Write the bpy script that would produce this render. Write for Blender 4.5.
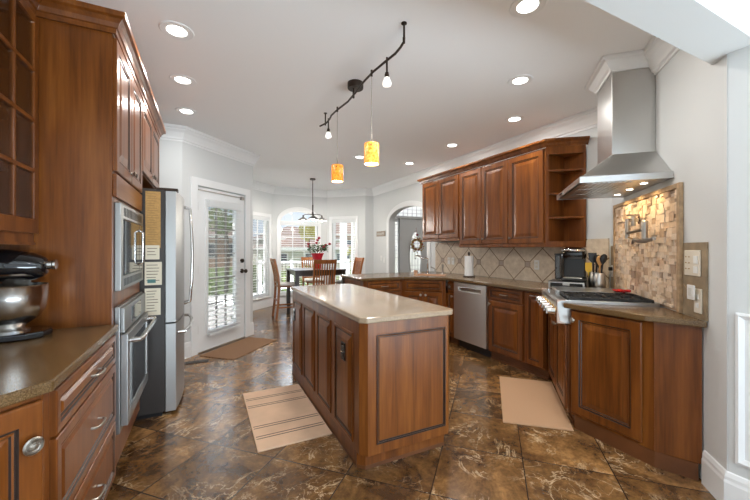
import bpy, bmesh, math, random
from mathutils import Vector, Matrix
from mathutils.geometry import tessellate_polygon
random.seed(7)
PI = math.pi; R2 = math.sqrt(2)
SC = bpy.context.scene; COL = SC.collection
for o in list(bpy.data.objects): bpy.data.objects.remove(o)

# ---------------------------------------------------------------- camera, world, sun, large lights, exposure
YAW = math.radians(26.2)
cam_d = bpy.data.cameras.new('camera'); cam_d.sensor_width = 36; cam_d.lens = 36*344/750
cam_d.shift_y = -1.5/750; cam_d.clip_start = .02; cam_d.clip_end = 400
cam = bpy.data.objects.new('camera', cam_d); COL.objects.link(cam)
cam.location = (0, 0, 1.32); cam.rotation_euler = (PI/2, 0, -YAW); SC.camera = cam

W = bpy.data.worlds.new('sky'); SC.world = W; W.use_nodes = True
def build_world():
    nt = W.node_tree; N = nt.nodes; L = nt.links; bg = N['Background']
    tc = N.new('ShaderNodeTexCoord'); sx = N.new('ShaderNodeSeparateXYZ'); L.new(tc.outputs['Generated'], sx.inputs[0])
    r = N.new('ShaderNodeValToRGB'); L.new(sx.outputs['Z'], r.inputs[0])
    e = r.color_ramp.elements; e[0].position = 0; e[0].color = (.47, .57, .68, 1); e[1].position = .5; e[1].color = (.24, .41, .68, 1)
    nz = N.new('ShaderNodeTexNoise'); nz.inputs['Scale'].default_value = 3.2; nz.inputs['Detail'].default_value = 6
    mp = N.new('ShaderNodeMapping'); mp.inputs['Scale'].default_value = (1, 1, 2.6); L.new(tc.outputs['Generated'], mp.inputs[0]); L.new(mp.outputs[0], nz.inputs['Vector'])
    cr = N.new('ShaderNodeValToRGB'); L.new(nz.outputs[0], cr.inputs[0]); c = cr.color_ramp.elements
    c[0].position = .44; c[0].color = (0, 0, 0, 1); c[1].position = .60; c[1].color = (1, 1, 1, 1)
    mx = N.new('ShaderNodeMix'); mx.data_type = 'RGBA'; L.new(cr.outputs[0], mx.inputs[0]); L.new(r.outputs[0], mx.inputs[6]); mx.inputs[7].default_value = (.61, .63, .64, 1)
    L.new(mx.outputs[2], bg.inputs[0]); bg.inputs[1].default_value = 1.6
build_world()

def lamp(kind, name, loc, energy, color=(1, 1, 1), rot=(0, 0, 0), **kw):
    d = bpy.data.lights.new(name, kind); d.energy = energy; d.color = color
    for k, v in kw.items(): setattr(d, k, v)
    o = bpy.data.objects.new(name, d); COL.objects.link(o); o.location = loc; o.rotation_euler = rot
    return o
lamp('SUN', 'sun', (0, -5, 12), 5.0, (1, .95, .88), (math.radians(42), 0, math.radians(-62)), angle=.02)
# added area lamp behind the camera, at the opening of an invented rear wall
lamp('AREA', 'added_fill_rear', (1.6, -2.35, 1.45), 12, (.92, .97, 1), (PI/2, 0, 0), shape='RECTANGLE', size=5.2, size_y=2.4)
# added upward fill lamp for the kitchen ceiling; no patio is built there
lamp('AREA', 'added_fill_rear_up', (2.5, -2.95, .0), 455, (.76, .90, 1), (math.radians(126), 0, math.radians(8)), shape='RECTANGLE', size=4.6, size_y=1.6)
# added upward fill lamps outside the bay and the garden door, for the ceilings
lamp('AREA', 'added_fill_bay_up', (2.1, 9.25, -.04), 1500, (.88, .95, 1), (math.radians(28), 0, 0), shape='RECTANGLE', size=3.2, size_y=1.0)
lamp('AREA', 'daylight_step_bounce', (-.12, 5.45, -.03), 450, (.88, .95, 1), (math.radians(28), 0, math.radians(45)), shape='RECTANGLE', size=1.0, size_y=.45)
# added fill lamp above the bay windows, out of view, to brighten the bay
lamp('AREA', 'added_fill_bay_down', (2.6, 12.2, 4.6), 600, (.93, .97, 1), (math.radians(-62), 0, 0), shape='RECTANGLE', size=8, size_y=3)
SC.view_settings.view_transform = 'Standard'; SC.view_settings.look = 'None'
SC.view_settings.exposure = 0.08; SC.view_settings.gamma = 1.0; SC.view_settings.use_curve_mapping = False

# ---------------------------------------------------------------- materials
def new_mat(name):
    m = bpy.data.materials.new(name); m.use_nodes = True
    return m, m.node_tree.nodes, m.node_tree.links, m.node_tree.nodes['Principled BSDF']
def mat(name, c, rough=.5, metal=0, bump=0, bscale=80, coat=0, trans=0, emit=None, es=0, var=0, vscale=6, spec=.5, sheen=0):
    m, N, L, p = new_mat(name)
    p.inputs['Base Color'].default_value = (*c, 1); p.inputs['Roughness'].default_value = rough; p.inputs['Metallic'].default_value = metal
    p.inputs['Coat Weight'].default_value = coat; p.inputs['Transmission Weight'].default_value = trans; p.inputs['Specular IOR Level'].default_value = spec
    if emit: p.inputs['Emission Color'].default_value = (*emit, 1); p.inputs['Emission Strength'].default_value = es
    tc = N.new('ShaderNodeTexCoord')
    if bump or var:
        nz = N.new('ShaderNodeTexNoise'); nz.inputs['Scale'].default_value = bscale if bump else vscale; nz.inputs['Detail'].default_value = 4
        L.new(tc.outputs['Object'], nz.inputs['Vector'])
    if bump:
        b = N.new('ShaderNodeBump'); b.inputs['Strength'].default_value = bump; b.inputs['Distance'].default_value = .004
        L.new(nz.outputs[0], b.inputs['Height']); L.new(b.outputs[0], p.inputs['Normal'])
    if var:
        n2 = N.new('ShaderNodeTexNoise'); n2.inputs['Scale'].default_value = vscale; n2.inputs['Detail'].default_value = 5; L.new(tc.outputs['Object'], n2.inputs['Vector'])
        r = N.new('ShaderNodeValToRGB'); L.new(n2.outputs[0], r.inputs[0]); e = r.color_ramp.elements
        e[0].position = .3; e[1].position = .7
        e[0].color = (*[x*(1-var) for x in c], 1); e[1].color = (*[min(1, x*(1+var)) for x in c], 1)
        L.new(r.outputs[0], p.inputs['Base Color'])
    return m
def wood_mat(name, dark, mid, light, rough=.29, axis=2, coat=.0):
    m, N, L, p = new_mat(name)
    tc = N.new('ShaderNodeTexCoord'); oi = N.new('ShaderNodeObjectInfo')
    add = N.new('ShaderNodeVectorMath'); add.operation = 'ADD'; sc = N.new('ShaderNodeVectorMath'); sc.operation = 'SCALE'
    cmb = N.new('ShaderNodeCombineXYZ'); L.new(oi.outputs['Random'], cmb.inputs[0]); L.new(oi.outputs['Random'], cmb.inputs[1]); L.new(oi.outputs['Random'], cmb.inputs[2])
    L.new(cmb.outputs[0], sc.inputs[0]); sc.inputs['Scale'].default_value = 7
    L.new(tc.outputs['Object'], add.inputs[0]); L.new(sc.outputs[0], add.inputs[1])
    mp = N.new('ShaderNodeMapping'); s = [9, 9, 9]; s[axis] = .8; mp.inputs['Scale'].default_value = s; L.new(add.outputs[0], mp.inputs[0])
    n1 = N.new('ShaderNodeTexNoise'); n1.inputs['Scale'].default_value = 1.3; n1.inputs['Detail'].default_value = 5; n1.inputs['Distortion'].default_value = .6; L.new(mp.outputs[0], n1.inputs['Vector'])
    mp2 = N.new('ShaderNodeMapping'); s = [90, 90, 90]; s[axis] = 4; mp2.inputs['Scale'].default_value = s; L.new(add.outputs[0], mp2.inputs[0])
    n2 = N.new('ShaderNodeTexNoise'); n2.inputs['Scale'].default_value = 1; n2.inputs['Detail'].default_value = 3; L.new(mp2.outputs[0], n2.inputs['Vector'])
    mx = N.new('ShaderNodeMix'); mx.inputs[0].default_value = .3; L.new(n1.outputs[0], mx.inputs[2]); L.new(n2.outputs[0], mx.inputs[3])
    r = N.new('ShaderNodeValToRGB'); L.new(mx.outputs[0], r.inputs[0]); e = r.color_ramp.elements
    e[0].position = .33; e[0].color = (*dark, 1); e[1].position = .68; e[1].color = (*light, 1)
    k = e.new(.5); k.color = (*mid, 1)
    L.new(r.outputs[0], p.inputs['Base Color']); p.inputs['Roughness'].default_value = rough; p.inputs['Coat Weight'].default_value = coat; p.inputs['Coat Roughness'].default_value = .34; p.inputs['Specular IOR Level'].default_value = .36
    return m
def steel_mat(name, c=(.62, .61, .59), rough=.30, axis=0, k=1):
    m, N, L, p = new_mat(name)
    tc = N.new('ShaderNodeTexCoord'); mp = N.new('ShaderNodeMapping'); s = [110, 110, 110]; s[axis] = 2; mp.inputs['Scale'].default_value = s
    L.new(tc.outputs['Object'], mp.inputs[0]); n = N.new('ShaderNodeTexNoise'); n.inputs['Scale'].default_value = 1; L.new(mp.outputs[0], n.inputs['Vector'])
    mr = N.new('ShaderNodeMapRange'); L.new(n.outputs[0], mr.inputs[0]); mr.inputs[3].default_value = rough; mr.inputs[4].default_value = rough+.012*k
    L.new(mr.outputs[0], p.inputs['Roughness']); p.inputs['Base Color'].default_value = (*c, 1); p.inputs['Metallic'].default_value = 1
    return m
def speck_mat(name, cols, scale=160, rough=.16, big=None):
    m, N, L, p = new_mat(name)
    tc = N.new('ShaderNodeTexCoord'); n = N.new('ShaderNodeTexNoise'); n.inputs['Scale'].default_value = scale; n.inputs['Detail'].default_value = 3; n.inputs['Roughness'].default_value = .7
    L.new(tc.outputs['Object'], n.inputs['Vector'])
    r = N.new('ShaderNodeValToRGB'); L.new(n.outputs[0], r.inputs[0]); e = r.color_ramp.elements
    e[0].position = .33; e[0].color = (*cols[0], 1); e[1].position = .70; e[1].color = (*cols[2], 1); k = e.new(.5); k.color = (*cols[1], 1)
    L.new(r.outputs[0], p.inputs['Base Color']); p.inputs['Roughness'].default_value = rough
    return m
def math_node(N, L, op, a, b=None, clamp=False):
    n = N.new('ShaderNodeMath'); n.operation = op; n.use_clamp = clamp
    for i, v in enumerate((a, b)):
        if v is None: continue
        if isinstance(v, (int, float)): n.inputs[i].default_value = v
        else: L.new(v, n.inputs[i])
    return n.outputs[0]
def floor_mat():
    m, N, L, p = new_mat('marble_floor_tile')
    tc = N.new('ShaderNodeTexCoord'); sx = N.new('ShaderNodeSeparateXYZ'); L.new(tc.outputs['Object'], sx.inputs[0])
    X = math_node(N, L, 'SUBTRACT', sx.outputs['X'], .035); Y = math_node(N, L, 'SUBTRACT', sx.outputs['Y'], 2.58)
    S = .70/2*2
    u = math_node(N, L, 'DIVIDE', math_node(N, L, 'ADD', X, Y), S); v = math_node(N, L, 'DIVIDE', math_node(N, L, 'SUBTRACT', Y, X), S)
    def edge(a):
        f = math_node(N, L, 'FRACT', a); f = math_node(N, L, 'SUBTRACT', f, .5); f = math_node(N, L, 'ABSOLUTE', f); return math_node(N, L, 'SUBTRACT', .5, f)
    d = math_node(N, L, 'MINIMUM', edge(u), edge(v)); grout = math_node(N, L, 'LESS_THAN', d, .0068)
    cell = N.new('ShaderNodeCombineXYZ'); L.new(math_node(N, L, 'FLOOR', u), cell.inputs[0]); L.new(math_node(N, L, 'FLOOR', v), cell.inputs[1])
    wn = N.new('ShaderNodeTexWhiteNoise'); wn.noise_dimensions = '3D'; L.new(cell.outputs[0], wn.inputs['Vector'])
    off = N.new('ShaderNodeVectorMath'); off.operation = 'SCALE'; L.new(wn.outputs['Color'], off.inputs[0]); off.inputs['Scale'].default_value = 12
    ad = N.new('ShaderNodeVectorMath'); ad.operation = 'ADD'; L.new(tc.outputs['Object'], ad.inputs[0]); L.new(off.outputs[0], ad.inputs[1])
    # clouded brown body
    n1 = N.new('ShaderNodeTexNoise'); n1.inputs['Scale'].default_value = 2.6; n1.inputs['Detail'].default_value = 9; n1.inputs['Roughness'].default_value = .68; n1.inputs['Distortion'].default_value = 1.3; L.new(ad.outputs[0], n1.inputs['Vector'])
    r = N.new('ShaderNodeValToRGB'); L.new(n1.outputs[0], r.inputs[0]); e = r.color_ramp.elements
    e[0].position = .30; e[0].color = (.034, .015, .0065, 1); e[1].position = .74; e[1].color = (.47, .26, .10, 1)
    for q, c in ((.42, (.105, .050, .018)), (.54, (.19, .094, .031)), (.64, (.29, .148, .050))): k = e.new(q); k.color = (*c, 1)
    # pale veins: thin bands of a distorted noise
    n2 = N.new('ShaderNodeTexNoise'); n2.inputs['Scale'].default_value = 2.1; n2.inputs['Detail'].default_value = 7; n2.inputs['Roughness'].default_value = .62; n2.inputs['Distortion'].default_value = 2.2; L.new(ad.outputs[0], n2.inputs['Vector'])
    vv = math_node(N, L, 'ABSOLUTE', math_node(N, L, 'SUBTRACT', n2.outputs[0], .52))
    r2 = N.new('ShaderNodeValToRGB'); L.new(vv, r2.inputs[0]); e = r2.color_ramp.elements
    e[0].position = 0; e[0].color = (1, 1, 1, 1); e[1].position = .017; e[1].color = (0, 0, 0, 1)
    n3 = N.new('ShaderNodeTexNoise'); n3.inputs['Scale'].default_value = 3.5; L.new(ad.outputs[0], n3.inputs['Vector'])
    msk = N.new('ShaderNodeMapRange'); L.new(n3.outputs[0], msk.inputs[0]); msk.inputs[1].default_value = .46; msk.inputs[2].default_value = .60
    vf = math_node(N, L, 'MULTIPLY', r2.outputs[0], msk.outputs[0])
    n4 = N.new('ShaderNodeTexNoise'); n4.inputs['Scale'].default_value = 5.5; n4.inputs['Detail'].default_value = 6; n4.inputs['Distortion'].default_value = 1.6; L.new(ad.outputs[0], n4.inputs['Vector'])
    f2 = math_node(N, L, 'SUBTRACT', 1, math_node(N, L, 'DIVIDE', math_node(N, L, 'ABSOLUTE', math_node(N, L, 'SUBTRACT', n4.outputs[0], .47)), .012), True)
    vf = math_node(N, L, 'MAXIMUM', vf, math_node(N, L, 'MULTIPLY', math_node(N, L, 'MULTIPLY', f2, msk.outputs[0]), .6))
    vf = math_node(N, L, 'MULTIPLY', vf, .9)
    mx = N.new('ShaderNodeMix'); mx.data_type = 'RGBA'; L.new(vf, mx.inputs[0]); L.new(r.outputs[0], mx.inputs[6]); mx.inputs[7].default_value = (.66, .48, .29, 1)
    n5 = N.new('ShaderNodeTexNoise'); n5.inputs['Scale'].default_value = 26; n5.inputs['Detail'].default_value = 6; n5.inputs['Roughness'].default_value = .75; L.new(ad.outputs[0], n5.inputs['Vector'])
    sp = N.new('ShaderNodeMapRange'); L.new(n5.outputs[0], sp.inputs[0]); sp.inputs[1].default_value = .3; sp.inputs[2].default_value = .7; sp.inputs[3].default_value = .55; sp.inputs[4].default_value = 1.45
    mq = N.new('ShaderNodeMix'); mq.data_type = 'RGBA'; mq.blend_type = 'MULTIPLY'; mq.inputs[0].default_value = 1; L.new(mx.outputs[2], mq.inputs[6]); L.new(sp.outputs[0], mq.inputs[7])
    hv = N.new('ShaderNodeHueSaturation'); L.new(mq.outputs[2], hv.inputs['Color']); mr = N.new('ShaderNodeMapRange'); L.new(wn.outputs['Value'], mr.inputs[0]); mr.inputs[3].default_value = .74; mr.inputs[4].default_value = 1.32
    L.new(mr.outputs[0], hv.inputs['Value'])
    p.inputs['Specular IOR Level'].default_value = 1.0
    m2 = N.new('ShaderNodeMix'); m2.data_type = 'RGBA'; L.new(grout, m2.inputs[0]); L.new(hv.outputs[0], m2.inputs[6]); m2.inputs[7].default_value = (.020, .013, .009, 1)
    L.new(m2.outputs[2], p.inputs['Base Color'])
    mr2 = N.new('ShaderNodeMapRange'); L.new(n1.outputs[0], mr2.inputs[0]); mr2.inputs[3].default_value = .12; mr2.inputs[4].default_value = .26; L.new(mr2.outputs[0], p.inputs['Roughness'])
    b = N.new('ShaderNodeBump'); b.inputs['Strength'].default_value = .3; b.inputs['Distance'].default_value = .003
    hh = math_node(N, L, 'SUBTRACT', math_node(N, L, 'MULTIPLY', n1.outputs[0], .35), grout); L.new(hh, b.inputs['Height']); L.new(b.outputs[0], p.inputs['Normal'])
    return m
def backsplash_mat(name, P, z0, hh, x0=0):
    """stone tiles laid on the diagonal, a small square inset where their corners meet at mid height (local x along the wall)"""
    m, N, L, p = new_mat(name)
    tc = N.new('ShaderNodeTexCoord'); sx = N.new('ShaderNodeSeparateXYZ'); L.new(tc.outputs['Object'], sx.inputs[0])
    u = math_node(N, L, 'DIVIDE', math_node(N, L, 'SUBTRACT', sx.outputs['X'], x0), P)
    w = math_node(N, L, 'DIVIDE', math_node(N, L, 'SUBTRACT', sx.outputs['Z'], z0), hh)      # -1..1 over the height
    fu = math_node(N, L, 'SUBTRACT', math_node(N, L, 'FRACT', math_node(N, L, 'ADD', u, .5)), .5)
    a = math_node(N, L, 'MULTIPLY', math_node(N, L, 'ABSOLUTE', fu), 2); b = math_node(N, L, 'PINGPONG', math_node(N, L, 'ABSOLUTE', w), 1)
    line = math_node(N, L, 'LESS_THAN', math_node(N, L, 'ABSOLUTE', math_node(N, L, 'SUBTRACT', a, b)), .040)
    dot = math_node(N, L, 'LESS_THAN', math_node(N, L, 'MAXIMUM', a, b), .16)
    dedge = math_node(N, L, 'MULTIPLY', math_node(N, L, 'LESS_THAN', math_node(N, L, 'MAXIMUM', a, b), .195), math_node(N, L, 'SUBTRACT', 1, dot))
    n = N.new('ShaderNodeTexNoise'); n.inputs['Scale'].default_value = 14; n.inputs['Detail'].default_value = 7; n.inputs['Roughness'].default_value = .7; L.new(tc.outputs['Object'], n.inputs['Vector'])
    r = N.new('ShaderNodeValToRGB'); L.new(n.outputs[0], r.inputs[0]); e = r.color_ramp.elements
    e[0].position = .3; e[0].color = (.52, .41, .30, 1); e[1].position = .7; e[1].color = (.76, .65, .51, 1)
    def mixc(f, c1, c2):
        x = N.new('ShaderNodeMix'); x.data_type = 'RGBA'; L.new(f, x.inputs[0])
        if isinstance(c1, tuple): x.inputs[6].default_value = (*c1, 1)
        else: L.new(c1, x.inputs[6])
        x.inputs[7].default_value = (*c2, 1); return x.outputs[2]
    g = math_node(N, L, 'MAXIMUM', line, dedge)
    c = mixc(g, r.outputs[0], (.20, .115, .06)); c = mixc(dot, c, (.40, .31, .25))
    L.new(c, p.inputs['Base Color']); p.inputs['Roughness'].default_value = .42
    bp = N.new('ShaderNodeBump'); bp.inputs['Strength'].default_value = .4; bp.inputs['Distance'].default_value = .003
    L.new(math_node(N, L, 'SUBTRACT', math_node(N, L, 'MULTIPLY', n.outputs[0], .4), g), bp.inputs['Height']); L.new(bp.outputs[0], p.inputs['Normal'])
    return m
def glass_mat(name, gl=.08, tint=(1, 1, 1)):
    m, N, L, p = new_mat(name); N.remove(p); out = N['Material Output']
    t = N.new('ShaderNodeBsdfTransparent'); t.inputs[0].default_value = (*tint, 1); g = N.new('ShaderNodeBsdfGlossy'); g.inputs['Roughness'].default_value = .03
    x = N.new('ShaderNodeMixShader'); fr = N.new('ShaderNodeLayerWeight'); fr.inputs[0].default_value = .35
    mr = N.new('ShaderNodeMapRange'); L.new(fr.outputs['Fresnel'], mr.inputs[0]); mr.inputs[3].default_value = gl*.5; mr.inputs[4].default_value = .6
    L.new(mr.outputs[0], x.inputs[0]); L.new(t.outputs[0], x.inputs[1]); L.new(g.outputs[0], x.inputs[2]); L.new(x.outputs[0], out.inputs[0])
    return m
def shade_mat(name, c1, c2, strength):
    m, N, L, p = new_mat(name)
    tc = N.new('ShaderNodeTexCoord'); n = N.new('ShaderNodeTexNoise'); n.inputs['Scale'].default_value = 55; n.inputs['Detail'].default_value = 3; L.new(tc.outputs['Object'], n.inputs['Vector'])
    r = N.new('ShaderNodeValToRGB'); L.new(n.outputs[0], r.inputs[0]); e = r.color_ramp.elements
    e[0].position = .38; e[0].color = (*c1, 1); e[1].position = .62; e[1].color = (*c2, 1)
    L.new(r.outputs[0], p.inputs['Base Color']); L.new(r.outputs[0], p.inputs['Emission Color']); p.inputs['Emission Strength'].default_value = strength; p.inputs['Roughness'].default_value = .2
    return m

def slat_mat(name):
    m, N, L, p = new_mat(name); p.inputs['Base Color'].default_value = (.86, .87, .87, 1); p.inputs['Roughness'].default_value = .45
    t = N.new('ShaderNodeBsdfTranslucent'); t.inputs[0].default_value = (.9, .92, .92, 1); x = N.new('ShaderNodeMixShader'); x.inputs[0].default_value = .4
    L.new(p.outputs[0], x.inputs[1]); L.new(t.outputs[0], x.inputs[2]); L.new(x.outputs[0], N['Material Output'].inputs[0]); return m
def frost_mat(name):
    m, N, L, p = new_mat(name); p.inputs['Base Color'].default_value = (.72, .71, .68, 1); p.inputs['Roughness'].default_value = .2
    t = N.new('ShaderNodeBsdfTranslucent'); t.inputs[0].default_value = (.92, .89, .84, 1); g = N.new('ShaderNodeBsdfTransparent')
    x = N.new('ShaderNodeMixShader'); x.inputs[0].default_value = .65; y = N.new('ShaderNodeMixShader'); y.inputs[0].default_value = .35
    L.new(p.outputs[0], x.inputs[1]); L.new(t.outputs[0], x.inputs[2]); L.new(x.outputs[0], y.inputs[1]); L.new(g.outputs[0], y.inputs[2]); L.new(y.outputs[0], N['Material Output'].inputs[0]); return m
M = {}
M['wall'] = mat('wall_paint', (.66, .675, .67), .6, bump=.04, bscale=240)
M['ceil'] = mat('ceiling_paint', (.88, .88, .88), .7, bump=.04, bscale=200)
M['trim'] = mat('white_trim_paint', (.82, .83, .83), .35)
M['wood'] = wood_mat('cherry_wood', (.094, .0268, .0046), (.166, .049, .0082), (.245, .083, .0145))
M['woodh'] = wood_mat('cherry_wood_cross', (.094, .0268, .0046), (.166, .049, .0082), (.245, .083, .0145), axis=0)
M['glaze'] = mat('dark_glaze', (.022, .011, .007), .4)
M['toe'] = mat('toe_wood', (.125, .042, .012), .4, var=.3, vscale=4)
M['chairwood'] = wood_mat('chair_cherry', (.19, .060, .014), (.29, .098, .023), (.38, .14, .036))
M['darkwood'] = wood_mat('espresso_wood', (.018, .011, .008), (.03, .019, .013), (.045, .03, .02), axis=0, coat=.7)
M['floor'] = floor_mat()
M['quartz'] = speck_mat('brown_quartz', ((.055, .029, .010), (.130, .073, .028), (.235, .150, .072)), 250, .2)
M['beige'] = speck_mat('beige_quartz', ((.27, .19, .12), (.35, .255, .165), (.44, .335, .235)), 190, .10)
SCOL = (.58, .575, .56)
M['steel'] = steel_mat('brushed_steel', SCOL); M['steelv'] = steel_mat('brushed_steel_upright', SCOL, axis=2); M['steely'] = steel_mat('brushed_steel_across', SCOL, axis=1); M['steelf'] = steel_mat('fridge_steel', (.43, .43, .42), .45, 2)
M['chrome'] = mat('polished_nickel', (.60, .585, .56), .2, 1)
M['nickel'] = mat('aged_nickel', (.42, .39, .35), .32, 1)
M['knobmetal'] = mat('dark_nickel', (.20, .175, .15), .35, 1)
M['pewter'] = mat('pewter_enamel', (.13, .125, .12), .4)
M['bronze'] = mat('dark_bronze', (.045, .030, .022), .38, .7)
M['brass'] = mat('brass', (.80, .52, .20), .22, 1)
M['black'] = mat('black_plastic', (.012, .012, .013), .28)
M['blackgloss'] = mat('black_gloss', (.006, .006, .007), .08, coat=.5)
M['dishsteel'] = steel_mat('dishwasher_steel', (.78, .78, .77), .36, 2)
M['ovensteel'] = steel_mat('oven_steel', (.33, .328, .32), .38)
M['reflectsteel'] = mat('steel_painted_reflection', (.50, .36, .29), .4, 1)  # plain steel with the warm reflection of the wood painted into its colour
M['iron'] = mat('cast_iron', (.014, .014, .014), .55, bump=.1)
M['fridgeside'] = mat('dark_fridge_side', (.030, .024, .021), .4, bump=.08, bscale=300)
M['glass'] = glass_mat('window_glass', .06); M['cabglass'] = glass_mat('cabinet_glass', .10, (.93, .90, .86))
M['goblet'] = glass_mat('clear_glassware', .30, (.86, .88, .88))
M['white'] = mat('white_plastic', (.80, .80, .78), .4); M['almond'] = mat('almond_plastic', (.72, .66, .55), .4)
M['blind'] = slat_mat('white_blind_slat')
M['travertine'] = mat('travertine_border', (.43, .29, .165), .5, bump=.2, bscale=60, var=.25, vscale=25)
for i, c in enumerate(((.66, .49, .34), (.78, .62, .47), (.52, .36, .24), (.72, .59, .47), (.34, .24, .17))):
    M['mos%d' % i] = mat('mosaic_stone_%d' % i, c, .55, bump=.25, bscale=90, var=.12, vscale=40)
M['paper'] = mat('paper', (.72, .66, .52), .8); M['amberpaper'] = mat('kraft_paper', (.45, .265, .09), .8, var=.15, vscale=60); M['ink'] = mat('ink', (.16, .13, .10), .8); M['brownink'] = mat('brown_ink', (.33, .19, .07), .8); M['teal'] = mat('teal_ink', (.08, .20, .19), .8)
M['matan'] = mat('tan_mat', (.49, .29, .16), .8, bump=.5, bscale=220); M['mattan2'] = mat('brown_door_mat', (.235, .125, .062), .9, bump=.6, bscale=260)
M['matdark'] = mat('mat_stripe', (.12, .085, .072), .8, bump=.3, bscale=220); M['matlite'] = mat('mat_base', (.68, .46, .31), .8, bump=.4, bscale=220, var=.1, vscale=5)
M['towel'] = mat('paper_towel', (.85, .85, .84), .9, bump=.3, bscale=120)
M['red'] = mat('red_enamel', (.62, .02, .02), .25); M['yellow'] = mat('yellow_plastic', (.75, .50, .04), .4)
M['copper'] = mat('tan_sink_composite', (.60, .36, .23), .35)
M['cushion'] = mat('white_cushion', (.78, .77, .74), .9, bump=.3, bscale=60)
M['foil'] = mat('red_foil', (.70, .025, .05), .28, .2, bump=.9, bscale=45)
M['leaf'] = mat('leaf_green', (.05, .12, .035), .5, var=.5, vscale=20); M['petal'] = mat('deep_red_petal', (.28, .012, .025), .6)
M['lens'] = mat('lit_lens', (1, 1, 1), .4, emit=(1, .97, .92), es=7)
M['bulb'] = mat('lit_bulb', (1, 1, 1), .4, emit=(1, .90, .74), es=9)
M['frost'] = mat('lit_frosted_shade', (.9, .9, .88), .3, emit=(1, .95, .88), es=1.1)
M['amber'] = shade_mat('amber_glass_lit', (.80, .24, .018), (1, .52, .11), .72); M['amberdim'] = shade_mat('amber_glass_dim', (.62, .17, .012), (.88, .33, .04), .7)
M['milk'] = mat('milk_glass', (.75, .74, .70), .25)
M['roof'] = mat('brown_shingle', (.29, .215, .18), .9, var=.2, vscale=2); M['stucco'] = mat('pale_siding', (.62, .60, .54), .8); M['brick'] = mat('tan_brick', (.52, .34, .26), .9, var=.2, vscale=8)
M['lawn'] = mat('lawn', (.22, .29, .11), .95, var=.4, vscale=2); M['foliage'] = mat('tree_leaves', (.20, .27, .09), .8, var=.5, vscale=1.5); M['gold'] = mat('golden_leaves', (.46, .42, .12), .8, var=.3, vscale=1.5)
M['bark'] = mat('bark', (.10, .075, .055), .9); M['deck'] = mat('grey_deck', (.55, .53, .50), .8, var=.15, vscale=6)
M['window_dark'] = mat('far_window', (.10, .12, .15), .15)
M['stained'] = frost_mat('leaded_glass'); M['lead'] = mat('lead_came', (.30, .25, .30), .4, .6)
M['door'] = mat('grey_white_door', (.66, .67, .67), .4)
M['straw'] = mat('wreath_gold', (.40, .26, .08), .7, var=.5, vscale=50)

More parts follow.
